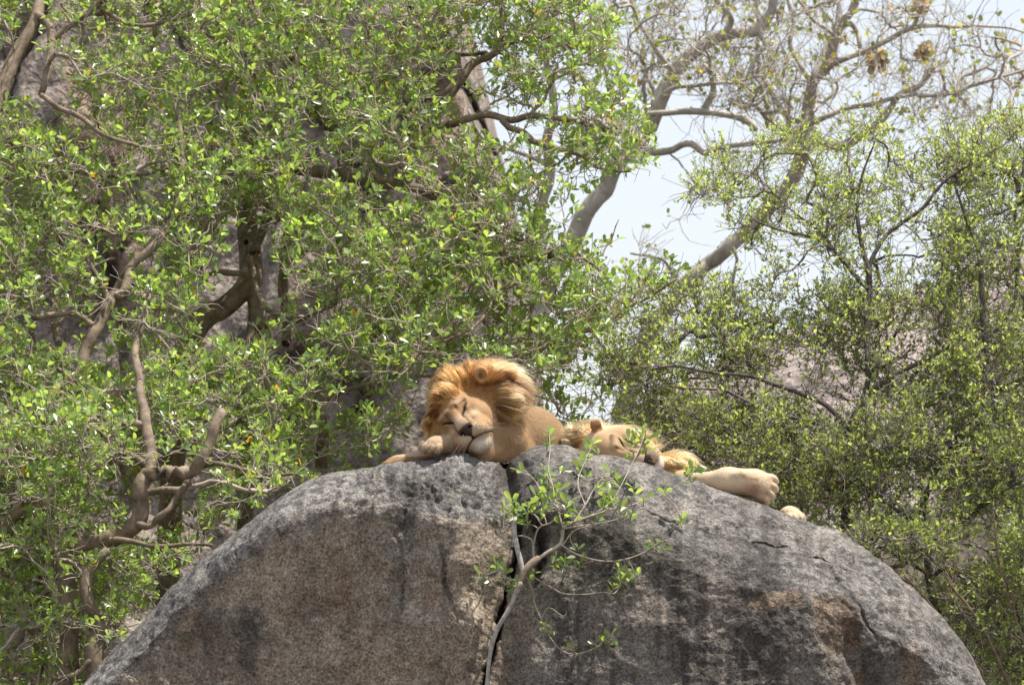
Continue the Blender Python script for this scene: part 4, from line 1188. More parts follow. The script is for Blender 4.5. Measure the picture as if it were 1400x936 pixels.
def figs():
    # --- the old fig whose scarred trunk shows behind the leaves
    rng = np.random.RandomState(101)
    limbs = [
        ('trunk', [(225, 1000, 20), (228, 800, 19), (238, 620, 18), (246, 500, 18), (262, 458, 18), (282, 432, 20), (304, 420, 17), (326, 402, 16), (343, 384, 19), (344, 350, 17), (338, 318, 16), (336, 285, 15), (342, 240, 13), (336, 160, 11), (350, 70, 9), (340, -60, 7)], 2.9, 2.6),
        ('limb', [(345, 390, 14), (348, 430, 12), (343, 480, 12), (340, 560, 12), (335, 700, 13), (330, 1000, 15)], 2.75, 2.9),
        ('limb', [(345, 447, 11), (372, 438, 9), (402, 436, 8), (430, 425, 7), (470, 400, 5), (520, 395, 4)], 2.8, 2.4),
        ('limb', [(340, 245, 10), (395, 232, 10), (440, 235, 10), (480, 240, 12), (525, 246, 11), (560, 255, 8), (590, 266, 7), (612, 280, 6), (640, 305, 6), (668, 330, 5.5), (690, 348, 5), (712, 362, 4)], 2.5, 1.8),
        ('limb', [(560, 256, 7), (585, 262, 7), (615, 262, 7), (640, 263, 5)], 2.0, 1.9),
        ('limb', [(640, 305, 5), (660, 312, 4.5), (690, 318, 4), (715, 330, 3)], 1.9, 1.6),
        ('limb', [(540, 250, 8), (552, 210, 7.5), (556, 165, 8), (553, 120, 7.5), (553, 86, 7), (548, 30, 6), (560, -50, 5)], 2.3, 2.6),
        ('limb', [(556, 185, 6), (590, 172, 5.5), (621, 168, 6), (645, 160, 6), (669, 156, 6), (697, 165, 5.5), (724, 159, 5), (758, 161, 4.5), (793, 165, 4.5), (813, 176, 4), (844, 175, 3)], 2.2, 1.7),
        ('limb', [(686, 164, 5), (695, 175, 5), (717, 182, 5), (728, 194, 5), (741, 199, 4.5), (779, 209, 4), (796, 214, 3.5), (810, 225, 3), (835, 232, 2.2), (862, 234, 1.6)], 1.95, 1.6),
        ('limb', [(575, 200, 6), (587, 165, 6), (600, 150, 6), (614, 130, 6.5), (630, 108, 7), (642, 89, 7), (655, 80, 6), (669, 75, 6), (684, 66, 6), (697, 58, 6), (715, 52, 5.5), (734, 38, 5), (750, 10, 4), (770, -40, 3)], 2.2, 1.8),
        ('limb', [(560, 175, 4.5), (566, 152, 4.5), (577, 137, 4.5), (596, 129, 4), (614, 120, 4), (622, 100, 3.2), (628, 79, 2.5)], 2.1, 1.9),
        ('limb', [(669, 75, 4), (662, 70, 4), (650, 72, 3.5), (612, 73, 3.5), (580, 60, 3)], 2.0, 2.2),
        ('limb', [(341, 376, 5), (318, 372, 5), (300, 372, 5), (284, 377, 4)], 2.5, 2.3),
        ('limb', [(344, 352, 4), (350, 378, 4.5), (352, 400, 4.5), (361, 420, 4.5), (378, 431, 4.5), (400, 432, 4), (430, 425, 3.5), (455, 418, 3)], 2.4, 2.0),
        ('limb', [(390, 470, 7), (391, 430, 8), (388, 400, 8), (388, 370, 7), (390, 335, 7), (394, 300, 6), (402, 262, 5)], 3.1, 2.9),
        ('limb', [(350, 345, 7), (358, 322, 7), (364, 285, 7), (368, 240, 6), (385, 190, 5), (400, 100, 4.5), (390, 0, 4)], 2.6, 2.5),
        ('limb', [(440, 640, 9), (442, 591, 9), (436, 560, 8), (433, 530, 7), (428, 506, 6), (440, 480, 5), (470, 440, 4)], 2.6, 2.4),
        ('limb', [(330, 590, 5), (377, 574, 5), (400, 569, 5), (428, 557, 5), (450, 545, 4.5), (473, 533, 4), (520, 520, 3.5), (580, 515, 3), (640, 505, 3), (690, 490, 2.8)], 2.5, 1.7),
        ('limb', [(690, 490, 3), (725, 482, 3), (755, 469, 3), (772, 458, 3), (793, 452, 3.2), (812, 452, 3), (827, 449, 3), (842, 436, 2.6), (854, 421, 2.4), (862, 410, 2.2), (871, 397, 1.8), (874, 370, 1.4)], 1.7, 1.5),
        ('limb', [(856, 420, 2), (880, 410, 1.8), (905, 395, 1.6), (925, 382, 1.2)], 1.55, 1.4),
        ('limb', [(712, 362, 3), (740, 348, 2.6), (776, 336, 2.4), (800, 355, 2.4), (820, 370, 2.4), (828, 390, 2.2), (842, 408, 2), (861, 418, 1.6)], 1.8, 1.5),
        ('limb', [(822, 372, 1.6), (824, 345, 1.4), (838, 325, 1.1), (846, 300, .8)], 1.6, 1.6),
        ('limb', [(690, 348, 4), (676, 380, 3.5), (668, 420, 3), (640, 450, 2.6), (600, 468, 2.2)], 1.8, 1.6),
        ('limb', [(470, 240, 6), (460, 180, 5), (480, 130, 5), (455, 60, 4.5), (470, -40, 4)], 2.5, 2.3),
        ('limb', [(338, 300, 6), (400, 300, 5), (450, 310, 4.5), (500, 340, 4), (540, 360, 3)], 2.4, 1.9),
    ]
    poly = [(250, -60), (720, -60), (800, -20), (840, 30), (830, 95), (868, 150), (882, 205), (872, 240), (820, 232), (788, 262), (800, 300), (822, 340), (800, 372), (838, 395), (870, 375), (935, 372), (900, 400),
            (862, 430), (800, 470), (720, 480), (790, 500), (720, 508), (640, 490), (560, 520), (545, 600), (440, 640), (380, 640), (330, 560), (250, 540), (235, 300)]
    holes = [(340, 365, 50, 85, .02), (300, 440, 70, 45, .04), (400, 430, 50, 95, .18), (500, 570, 70, 60, .22), (450, 590, 60, 60, .3), (560, 100, 22, 80, .7), (640, 110, 45, 40, .7), (710, 168, 90, 24, .15), (510, 248, 75, 22, .08), (610, 130, 40, 50, .6), (665, 70, 60, 22, .5), (815, 290, 30, 40, .4),
             (770, 250, 26, 50, .45), (660, 200, 60, 26, .5), (740, 430, 30, 30, .6), (250, 70, 18, 30, .3), (600, 180, 20, 80, .5), (480, 60, 20, 40, .5)]
    P = np.vstack([crown_points(poly, 1820, 1.3, 2.5, rng, holes, lean=1.9), crown_points(poly, 170, 2.5, 3.3, rng, holes, lean=1.9), crown_points([(700, 440), (800, 450), (810, 560), (770, 600), (720, 560)], 45, 1.6, 2.6, rng, lean=1.9)])
    build_tree("fig_tree", "old leafy fig with a scarred pale trunk rising behind the first lion", "tree", FG, limbs, P, 'fig', tint_fig, FIG, rng,
               leaf_size=.054, lean=1.9, per_tip=(2, 4), leaves=(4, 7), twig_len=.10, single=150)
    # --- low twisted fig hugging the left flank of the boulder
    rng = np.random.RandomState(102)
    limbs = [
        ('trunk', [(60, 1200, 20), (85, 1000, 17), (95, 880, 15), (90, 800, 14), (92, 765, 14), (111, 744, 14), (154, 736, 14), (187, 715, 14), (192, 690, 13), (191, 668, 12.5), (203, 650, 12), (218, 646, 11), (233, 645, 11), (250, 645, 11), (266, 640, 11), (276, 625, 9.5), (284, 612, 8.5), (294, 580, 8), (303, 563, 8)], .9, .9),
        ('limb', [(128, 1000, 15), (130, 930, 14), (131, 884, 15), (134, 858, 13), (120, 825, 9), (117, 800, 8), (124, 778, 8), (147, 752, 7)], .75, .85),
        ('limb', [(205, 648, 9), (209, 625, 9), (203, 600, 8.5), (196, 560, 8), (190, 520, 7), (185, 480, 6), (200, 430, 5)], .95, 1.3),
        ('limb', [(187, 716, 6), (201, 718, 6), (212, 712, 5.5), (219, 704, 5.5), (232, 695, 5), (240, 682, 4.5), (252, 662, 3)], .85, .8),
        ('limb', [(195, 676, 6), (208, 672, 6), (230, 670, 6), (251, 668, 6), (258, 652, 5)], 1.05, 1.05),
        ('limb', [(-40, 735, 9), (0, 733, 9), (14, 711, 9), (35, 700, 8), (54, 693, 8), (75, 687, 7), (90, 683, 7), (112, 655, 6), (140, 630, 5)], 1.2, 1.3),
        ('limb', [(92, 880, 9), (60, 850, 6), (40, 830, 5), (20, 800, 4.5), (-20, 790, 4)], 1.0, 1.2),
        ('limb', [(50, 935, 4), (72, 927, 4.5), (104, 920, 4.5), (122, 902, 4)], .7, .7),
        ('limb', [(110, 745, 8), (85, 760, 6), (75, 790, 6), (55, 815, 5), (20, 835, 4)], 1.0, 1.1),
        ('limb', [(268, 640, 5), (290, 632, 4), (330, 640, 3.5), (370, 650, 3), (410, 648, 2.2)], 1.0, .7),
        ('limb', [(150, 738, 5), (190, 742, 4), (240, 745, 3.5), (290, 745, 2.5)], .8, .75),
        ('limb', [(206, 640, 6), (170, 620, 5), (130, 605, 5), (90, 600, 4)], 1.0, 1.2),
    ]
    poly = [(-60, 560), (120, 560), (260, 600), (330, 620), (430, 640), (400, 668), (340, 695), (285, 730), (235, 775), (190, 830), (140, 890), (110, 960), (-60, 980)]
    holes = [(200, 690, 85, 65, .06), (265, 625, 45, 50, .12), (130, 740, 40, 20, .2), (120, 840, 30, 50, .3), (60, 900, 60, 40, .5), (310, 650, 40, 30, .5)]
    P = np.vstack([crown_points(poly, 620, .45, 2.2, rng, holes, lean=1.9), crown_points([(-60, 520), (300, 560), (560, 560), (560, 640), (400, 660), (220, 780), (100, 960), (-60, 980)], 230, 2.0, 3.3, rng, lean=1.9)])
    build_tree("fig_tree", "low twisted fig with thick bent limbs hugging the left flank of the boulder", "tree", FG, limbs, P, 'fig', tint_fig, FIG, rng,
               leaf_size=.053, lean=1.9, per_tip=(2, 4), leaves=(4, 7), twig_len=.10, single=90)
    # --- big pale limb entering at the top left
    rng = np.random.RandomState(103)
    limbs = [
        ('trunk', [(-150, 1000, 22), (-120, 700, 19), (-85, 420, 16), (-45, 240, 13), (-8, 150, 12), (8, 110, 11.5), (25, 72, 11), (40, 45, 10), (50, 15, 9.5), (56, -30, 9), (70, -100, 7)], 1.7, 1.5),
        ('limb', [(50, 20, 6), (62, 30, 6), (72, 50, 7), (70, 75, 6.5), (64, 105, 6), (56, 130, 5)], 1.5, 1.4),
        ('limb', [(75, 52, 5), (92, 38, 4.5), (110, 25, 4.5), (130, 8, 4), (150, -30, 3.5)], 1.45, 1.3),
        ('limb', [(56, 130, 4.5), (80, 150, 4), (110, 160, 4), (150, 190, 3.5), (190, 200, 3)], 1.4, 1.3),
        ('limb', [(-20, 180, 7), (40, 220, 6), (100, 235, 5), (160, 240, 4), (230, 230, 3)], 1.7, 1.6),
        ('limb', [(130, 8, 4), (170, 30, 3.5), (210, 35, 3.2), (260, 20, 3)], 1.4, 1.5),
    ]
    poly = [(-80, -60), (280, -60), (270, 120), (280, 300), (150, 330), (-60, 320)]
    holes = [(20, 85, 42, 60, .03), (70, 70, 20, 50, .25), (40, 140, 30, 22, .3), (245, 70, 22, 40, .25), (140, 60, 60, 26, .5)]
    P = np.vstack([crown_points(poly, 540, 1.2, 2.5, rng, holes, lean=1.9), crown_points(poly, 60, 2.5, 3.4, rng, holes, lean=1.9)])
    build_tree("fig_tree", "fig with a smooth pale limb bending in at the top left corner", "tree", FG, limbs, P, 'fig', tint_fig, FIG, rng,
               leaf_size=.053, lean=1.9, per_tip=(2, 4), leaves=(4, 7), twig_len=.10, single=60)
    # --- slender young fig with a forked stem, left of the scarred one
    rng = np.random.RandomState(104)
    limbs = [
        ('trunk', [(50, 1000, 13), (60, 820, 12), (70, 690, 10), (79, 608, 9), (93, 567, 9), (103, 526, 10), (113, 485, 10), (124, 462, 10), (137, 437, 9.5), (147, 418, 9), (157, 405, 9), (169, 400, 8), (176, 380, 8), (180, 362, 7), (202, 345, 7), (223, 320, 6.5), (238, 298, 5), (246, 260, 4.5), (248, 200, 4), (240, 140, 3.5)], 1.7, 1.5),
        ('limb', [(150, 412, 7), (140, 395, 5), (128, 370, 4), (112, 345, 3.5), (108, 320, 3)], 1.7, 1.6),
        ('limb', [(152, 408, 7), (165, 380, 6), (178, 365, 5.5)], 1.75, 1.6),
        ('limb', [(85, 640, 7), (84, 560, 6), (82, 495, 6), (75, 437, 6.5), (78, 400, 6), (82, 369, 5.5), (82, 320, 5), (70, 280, 4)], 2.1, 2.2),
        ('limb', [(128, 445, 4.5), (100, 430, 4.5), (72, 431, 5), (50, 434, 5), (34, 430, 4.5), (15, 422, 4), (-20, 405, 3.5)], 1.6, 1.5),
        ('limb', [(55, 640, 6), (50, 560, 6), (48, 480, 5.5), (40, 440, 5), (25, 400, 4)], 2.3, 2.4),
        ('limb', [(176, 380, 4), (200, 400, 3.5), (215, 420, 3), (240, 425, 2.5)], 1.6, 1.5),
    ]
    poly = [(-60, 290), (150, 300), (260, 270), (300, 330), (270, 420), (240, 520), (290, 590), (180, 640), (-60, 640)]
    holes = [(140, 430, 40, 75, .05), (195, 350, 45, 40, .15), (75, 450, 30, 50, .3), (40, 470, 40, 30, .4), (260, 470, 40, 40, .4)]
    P = np.vstack([crown_points(poly, 540, 1.2, 2.3, rng, holes, lean=1.9), crown_points(poly, 60, 2.3, 3.2, rng, holes, lean=1.9)])
    build_tree("fig_tree", "slender young fig with a forked tan stem at the left edge", "tree", FG, limbs, P, 'fig', tint_fig, FIG, rng,
               leaf_size=.053, lean=1.9, per_tip=(2, 4), leaves=(4, 7), twig_len=.10, single=0)
figs()

def tree_extras():
    """the knot hole and raw scar of the old fig, brown dead leaf clumps in the pale tree"""
    old = [o for o in COL.objects if o.get("label", "").startswith("old leafy fig")][0]; o = org(old)
    c = at(337.5, 333, 2.5 + 1.9 * float(setback(333))); a = np.linspace(0, 2 * math.pi, 15)
    P = c + np.stack([np.cos(a) * .021, -.062 - .004 * np.cos(2 * a), np.sin(a) * .026], -1)
    t = Tubes(); t.add(P, np.full(15, .008), 6, .2, 3); link("knot_rim", t.mesh("knot_rim", o), old, M_FIGBARK)
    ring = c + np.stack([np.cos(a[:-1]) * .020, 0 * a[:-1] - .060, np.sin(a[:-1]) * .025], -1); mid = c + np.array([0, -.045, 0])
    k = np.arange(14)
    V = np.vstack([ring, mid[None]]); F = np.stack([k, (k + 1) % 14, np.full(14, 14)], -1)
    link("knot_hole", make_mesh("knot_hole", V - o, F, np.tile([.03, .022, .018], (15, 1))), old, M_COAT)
    pts = np.array([(352, 345), (349, 352), (343, 358)], float)
    P, R = smooth_path(at(pts[:, 0], pts[:, 1], np.array([2.46, 2.43, 2.42]) + 1.9 * setback(pts[:, 1])) + [0, -.03, 0], np.array([.004, .007, .003]), .01)
    t = Tubes(); t.add(P, R, 6); me = t.mesh("bark_scar", o)
    ca = me.color_attributes.new("col", 'FLOAT_COLOR', 'POINT'); ca.data.foreach_set("color", np.tile([.30, .07, .03, 1], len(me.vertices)).astype(np.float32))
    link("bark_scar", me, old, M_COAT)

def dead_clumps():
    rng = np.random.RandomState(211)
    tr = [o for o in COL.objects if o.get("label", "").startswith("tall nearly leafless")][0]; o = org(tr)
    for x, y, r in ((1197, 84, 12), (1262, 70, 8), (1256, 12, 10)):
        n = 60; d = unit(rng.normal(0, 1, (n, 3))); c = at(x, y, 8.0)
        pos = c + d * (rng.rand(n, 1) ** .5) * r * .0036
        col = np.array([.36, .31, .26]) * rng.uniform(.6, 1.3, (n, 1))
        f = link("dead_leaf_clump", leaf_mesh("dead_leaf_clump", 'round', pos, d + rng.normal(0, .5, (n, 3)), rng.uniform(.04, .08, n), col, rng, o, .3, .9), tr, M_BUSHLEAF); f["kind"] = "stuff"

def bare_trees():
    mats = (M_PALEBARK, M_PALEBARK, M_BUSHLEAF)
    rng = np.random.RandomState(201)
    limbs = [
        ('trunk', [(690, 900, 24), (705, 620, 21), (718, 510, 19), (734, 435, 18), (745, 400, 17.5), (755, 377, 17), (768, 352, 17), (779, 335, 16.5), (800, 295, 16), (815, 275, 15.5), (827, 260, 15), (842, 228, 14), (862, 205, 13.5), (885, 180, 13.5), (896, 155, 13.5), (906, 130, 14), (920, 103, 13), (932, 84, 12.5), (951, 69, 12), (970, 58, 11), (988, 50, 11), (1010, 46, 10), (1033, 45, 9.5), (1050, 28, 9), (1058, 5, 8), (1062, -60, 6)], 7.6, 7.2),
        ('limb', [(735, 420, 9), (738, 350, 9), (741, 285, 9), (750, 250, 9), (752, 225, 9), (747, 200, 8.5), (750, 180, 8.5), (756, 160, 8), (756, 120, 7), (748, 80, 6), (760, 20, 5), (790, -60, 4)], 7.5, 7.0),
        ('limb', [(756, 95, 5), (785, 100, 5.5), (805, 115, 6), (825, 145, 6), (844, 168, 6.5), (861, 182, 7), (880, 198, 7), (892, 209, 7.5), (906, 209, 6.5), (920, 207, 6), (932, 200, 6), (945, 198, 6), (958, 206, 5.5), (967, 210, 5.5), (985, 203, 5), (1008, 198, 5), (1033, 196, 5), (1060, 194, 4.5), (1080, 192, 4)], 7.2, 6.8),
        ('limb', [(830, 110, 4), (845, 135, 4.5), (860, 150, 5), (880, 156, 5.5), (905, 155, 6), (935, 153, 6), (961, 154, 6), (985, 156, 6), (1005, 161, 6), (1020, 166, 7), (1034, 178, 5)], 7.0, 6.8),
        ('limb', [(961, 154, 5), (968, 140, 6), (975, 125, 6), (970, 100, 5), (962, 88, 3)], 6.9, 6.9),
        ('limb', [(988, 50, 6), (1000, 30, 5), (985, 5, 4.5), (960, -20, 4)], 7.2, 7.0),
        ('limb', [(1040, 44, 6), (1048, 60, 5.5), (1040, 72, 5), (1025, 95, 4), (1018, 120, 3)], 7.1, 7.0),
        ('limb', [(905, 132, 6), (925, 120, 4), (960, 118, 3.5), (1000, 112, 3), (1030, 105, 2.5)], 7.0, 6.8),
        ('limb', [(920, 100, 5), (890, 60, 4), (870, 20, 3.5), (850, -40, 3)], 7.2, 7.0),
        ('limb', [(752, 225, 5), (700, 205, 4), (660, 190, 3), (640, 150, 2.5)], 7.3, 7.3),
    ]
    poly = [(800, -50), (1080, -50), (1080, 160), (1000, 150), (900, 150), (870, 140), (800, 90)]
    P = np.vstack([crown_points(poly, 260, 6.2, 8.2, rng), crown_points([(930, 215), (1060, 200), (1090, 260), (960, 280), (900, 330)], 14, 6.6, 7.4, rng)])
    build_tree("bare_tree", "tall almost leafless pale tree leaning right against the sky behind the lions", "tree", "pale bare trees against the sky", limbs, P, 'round', tint_sparse, mats, rng,
               leaf_size=.044, per_tip=(2, 4), leaves=(0, 2), twig_len=.18, tip_r=.0034, shape='round', wob=.22, upb=.3, rnd=.9, part_branches=40, bare=2, thick=.8)
    rng = np.random.RandomState(202)
    limbs = [
        ('trunk', [(800, 900, 20), (845, 600, 17), (880, 470, 15), (915, 420, 14), (947, 378, 14), (970, 360, 13), (991, 345, 13), (1023, 313, 13), (1050, 285, 13), (1082, 245, 13), (1098, 205, 13), (1105, 165, 12), (1107, 140, 11), (1109, 120, 10), (1118, 98, 8.5), (1130, 75, 8), (1142, 50, 7.5), (1155, 30, 7), (1168, 5, 7), (1185, -60, 6)], 8.6, 8.2),
        ('limb', [(1108, 128, 6), (1122, 105, 6), (1139, 88, 6), (1162, 78, 5.5), (1187, 69, 5.5), (1212, 55, 5), (1239, 40, 5), (1260, 35, 4), (1280, 34, 4), (1310, 36, 3), (1335, 36, 3), (1375, 40, 2), (1420, 48, 1.6)], 8.2, 7.8),
        ('limb', [(1106, 150, 6), (1090, 165, 5.5), (1075, 158, 5), (1062, 140, 5), (1050, 118, 4.5), (1038, 90, 4.5), (1034, 60, 4), (1036, 20, 4), (1030, -50, 3)], 8.2, 8.2),
        ('limb', [(1106, 160, 6), (1092, 175, 5.5), (1078, 182, 5), (1062, 172, 5), (1050, 165, 5), (1038, 150, 4.5), (1028, 143, 4), (1010, 142, 4), (996, 135, 3.5)], 8.1, 8.0),
        ('limb', [(1112, 115, 7), (1128, 70, 5.5), (1145, 30, 5), (1150, -40, 4)], 8.2, 8.4),
        ('limb', [(1140, 55, 5), (1160, 32, 6), (1172, 45, 5), (1176, 65, 4.5)], 8.2, 8.1),
        ('limb', [(1106, 170, 5), (1130, 160, 5), (1160, 148, 4.5), (1195, 140, 4), (1225, 132, 4), (1252, 128, 4), (1256, 130, 4), (1304, 127, 3.5), (1325, 118, 3.5), (1348, 111, 3), (1400, 96, 2.5), (1440, 85, 2)], 8.1, 7.7),
        ('limb', [(1190, 180, 7), (1205, 163, 7), (1217, 147, 6), (1228, 130, 5.5), (1240, 122, 4.5), (1255, 119, 4), (1268, 105, 3.5), (1278, 92, 3)], 8.0, 7.9),
        ('limb', [(1100, 190, 8), (1150, 200, 7), (1190, 180, 7)], 8.3, 8.0),
        ('limb', [(1109, 115, 5), (1095, 90, 4.5), (1080, 60, 4.5), (1085, 30, 4), (1070, -20, 3)], 8.2, 8.3),
        ('limb', [(935, 395, 3), (915, 365, 3), (905, 355, 3), (880, 348, 2.5), (862, 346, 2)], 8.4, 8.2),
        ('limb', [(1000, 400, 3), (1004, 372, 3), (1008, 355, 3), (1002, 338, 2.5)], 8.4, 8.3),
    ]
    poly = [(1000, -50), (1290, -50), (1330, 20), (1440, 70), (1440, 180), (1330, 190), (1200, 175), (1080, 200), (1000, 150)]
    P = np.vstack([crown_points(poly, 360, 7.2, 9.2, rng), crown_points([(850, 330), (900, 310), (905, 365), (860, 365)], 4, 8.0, 8.4, rng)])
    build_tree("bare_tree", "tall nearly leafless pale tree with a few yellow leaves at the upper right", "tree", "pale bare trees against the sky", limbs, P, 'round', tint_sparse, mats, rng,
               leaf_size=.044, per_tip=(2, 4), leaves=(0, 2), twig_len=.18, tip_r=.0034, shape='round', wob=.22, upb=.3, rnd=.9, part_branches=40, bare=2, thick=.8)
bare_trees(); dead_clumps(); tree_extras()

def bushes():
    mats = (M_DARKBARK, M_BUSHTWIG, M_BUSHLEAF); BG = "small leaved bushes on the right"
    def bush(label, limbs, polys, seed, tint=tint_bush, **kw):
        rng = np.random.RandomState(seed); P = np.vstack([crown_points(p, n, a, b, rng, kw.get('holes', ()), clump=1.1, cs=.016, lean=1.3) for p, n, a, b in polys])
        kw.pop('holes', None)
        args = dict(leaf_size=.033, lean=1.3, per_tip=(4, 7), leaves=(4, 7), twig_len=.16, tip_r=.0024, bare=2, shape='small', wob=.16, maxr=.014, part_branches=10, upb=.6, rnd=.75, thick=.78)
        args.update(kw)
        return build_tree("thorn_bush", label, "bush", BG, limbs, P, 'small', tint, mats, rng, **args)
    limbs = [
        ('trunk', [(1150, 900, 9), (1155, 700, 8), (1160, 600, 7.5), (1166, 572, 7), (1180, 545, 7), (1202, 527, 6.5), (1220, 515, 6), (1238, 505, 5), (1265, 490, 4), (1300, 470, 3)], 2.0, 1.8),
        ('limb', [(1178, 548, 5), (1186, 520, 5), (1187, 498, 5), (1186, 450, 5), (1187, 410, 5), (1188, 374, 5), (1180, 342, 4.5), (1173, 302, 4), (1172, 278, 3), (1178, 240, 2.2), (1195, 195, 1.5)], 1.9, 1.75),
        ('limb', [(1188, 372, 4), (1191, 353, 4), (1200, 337, 4), (1212, 322, 3.8), (1238, 302, 3.5), (1263, 282, 3.2), (1280, 260, 3), (1297, 243, 2.8), (1331, 223, 2), (1370, 200, 1.3)], 1.85, 1.65),
        ('limb', [(1187, 395, 4), (1169, 378, 3.5), (1156, 360, 3.2), (1140, 342, 3), (1122, 332, 2.8), (1103, 324, 2.5), (1063, 314, 2), (1030, 300, 1.4)], 1.85, 1.65),
        ('limb', [(1140, 342, 2.4), (1128, 325, 2.4), (1114, 313, 2), (1085, 290, 1.5), (1050, 255, 1)], 2.0, 1.8),
        ('limb', [(1160, 585, 5), (1140, 563, 5), (1122, 550, 5), (1103, 542, 4.6), (1080, 532, 4.4), (1053, 523, 4), (1030, 516, 3.6), (1009, 512, 3.2), (965, 507, 2.6), (920, 500, 1.8)], 1.85, 1.65),
        ('limb', [(1120, 580, 4), (1074, 571, 3.4), (1050, 562, 3.2), (1027, 552, 3), (1004, 540, 2.6), (983, 531, 2.4), (933, 531, 1.8), (890, 522, 1.2)], 1.8, 1.55),
        ('limb', [(1190, 520, 4), (1205, 490, 3.5), (1215, 470, 3), (1240, 430, 2.5), (1260, 390, 2)], 2.4, 2.4),
        ('limb', [(1194, 360, 2), (1210, 352, 2), (1230, 350, 1.8), (1255, 352, 1.4)], 2.2, 2.1),
        ('limb', [(1010, 512, 2.4), (995, 480, 2.2), (982, 450, 2), (950, 420, 1.5)], 2.0, 1.9),
    ]
    bush("spreading thin leaved bush tree with dark forked branches right of the lions", limbs,
         [([(810, 455), (900, 400), (960, 390), (1060, 400), (1150, 420), (1290, 420), (1330, 520), (1260, 560), (1100, 545), (980, 560), (860, 560), (800, 500)], 430, 1.6, 2.5),
          ([(925, 255), (990, 205), (1060, 190), (1130, 175), (1200, 160), (1260, 180), (1300, 190), (1330, 260), (1320, 360), (1290, 430), (1150, 430), (1060, 380), (1000, 300), (940, 300)], 300, 1.6, 2.5)], 301,
         holes=((1120, 380, 50, 22, .3), (1080, 350, 40, 18, .35), (960, 330, 40, 50, .2), (1110, 530, 90, 40, .25), (1000, 540, 60, 25, .25), (1260, 480, 50, 30, .35), (840, 470, 40, 30, .5)))
    limbs = [
        ('trunk', [(1440, 900, 9), (1425, 700, 8), (1405, 600, 7), (1360, 540, 6), (1348, 480, 5), (1345, 400, 5), (1335, 330, 4.5), (1320, 290, 3), (1305, 250, 2)], 1.9, 1.75),
        ('limb', [(1350, 470, 4), (1385, 420, 4), (1392, 360, 3.5), (1388, 300, 3), (1398, 240, 2.5), (1405, 160, 1.6)], 2.2, 2.1),
        ('limb', [(1348, 520, 4), (1310, 540, 4), (1280, 548, 3.6), (1265, 560, 3)], 2.1, 1.9),
        ('limb', [(1340, 560, 3.5), (1370, 530, 3), (1400, 520, 2.4), (1440, 540, 2)], 2.0, 1.9),
    ]
    bush("yellow green thorn bush filling the right edge of the view", limbs,
         [([(1300, 200), (1340, 175), (1450, 160), (1450, 600), (1300, 570), (1280, 420)], 460, 1.6, 2.7)], 302)
    limbs = [('trunk', [(1010, 900, 7), (1020, 760, 6), (1030, 690, 5), (1020, 640, 4), (1000, 600, 3)], 1.9, 1.8),
             ('limb', [(1025, 680, 4), (980, 640, 3), (930, 610, 2.4), (890, 590, 1.6)], 1.9, 1.7), ('limb', [(1030, 660, 4), (1080, 620, 3), (1120, 590, 2)], 1.9, 1.8)]
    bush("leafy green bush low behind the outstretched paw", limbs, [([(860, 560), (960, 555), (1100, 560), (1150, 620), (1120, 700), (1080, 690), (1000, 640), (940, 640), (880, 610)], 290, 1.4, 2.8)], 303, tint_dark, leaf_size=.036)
    limbs = [('trunk', [(1300, 1050, 9), (1290, 900, 8), (1270, 780, 7), (1260, 700, 6), (1280, 640, 4), (1310, 590, 3)], 1.9, 2.0),
             ('limb', [(1265, 720, 5), (1215, 690, 3.5), (1170, 660, 2.5), (1130, 640, 1.8)], 1.9, 1.7), ('limb', [(1270, 740, 5), (1330, 700, 4), (1390, 660, 3)], 1.9, 1.8),
             ('limb', [(1275, 790, 4), (1230, 760, 3), (1180, 735, 2.4), (1150, 715, 1.6)], 1.7, 1.3)]
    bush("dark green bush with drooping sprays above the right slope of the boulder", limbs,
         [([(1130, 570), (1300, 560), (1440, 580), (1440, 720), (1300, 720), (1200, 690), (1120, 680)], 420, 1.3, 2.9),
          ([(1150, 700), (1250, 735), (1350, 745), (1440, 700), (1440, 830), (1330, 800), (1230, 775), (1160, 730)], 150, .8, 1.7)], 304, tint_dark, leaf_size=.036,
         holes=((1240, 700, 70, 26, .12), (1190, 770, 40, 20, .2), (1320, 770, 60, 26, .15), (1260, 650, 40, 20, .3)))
    limbs = [('trunk', [(1410, 1100, 8), (1405, 960, 7), (1400, 880, 6), (1390, 830, 4)], 1.6, 1.6), ('limb', [(1403, 900, 4), (1370, 870, 3), (1350, 850, 2)], 1.5, 1.3)]
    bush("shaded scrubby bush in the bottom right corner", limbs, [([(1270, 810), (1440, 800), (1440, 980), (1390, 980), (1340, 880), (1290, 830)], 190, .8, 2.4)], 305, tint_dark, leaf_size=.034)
    # thick scrub farther back that closes the gaps low on the right, its shade painted into the leaves
    rng = np.random.RandomState(306)
    limbs = [('trunk', [(1150, 1000, 9), (1160, 820, 8), (1200, 720, 6), (1240, 660, 4)], 4.4, 4.4), ('limb', [(1170, 800, 6), (1260, 760, 5), (1350, 720, 4), (1420, 690, 3)], 4.4, 4.2), ('limb', [(1160, 820, 6), (1080, 720, 5), (1000, 660, 4), (930, 610, 3)], 4.4, 4.2),
             ('limb', [(1200, 850, 6), (1300, 850, 5), (1400, 860, 4)], 4.2, 4.0)]
    bush("deep shaded thicket standing behind the other right hand bushes", limbs, [([(800, 570), (900, 560), (1100, 590), (1440, 600), (1460, 1000), (1200, 960), (1000, 720), (900, 640)], 400, 3.4, 5.0)], 306, tint_shade, leaf_size=.042, leaves=(3, 6), twig_len=.16, holes=((1290, 760, 90, 60, .3),))
bushes()

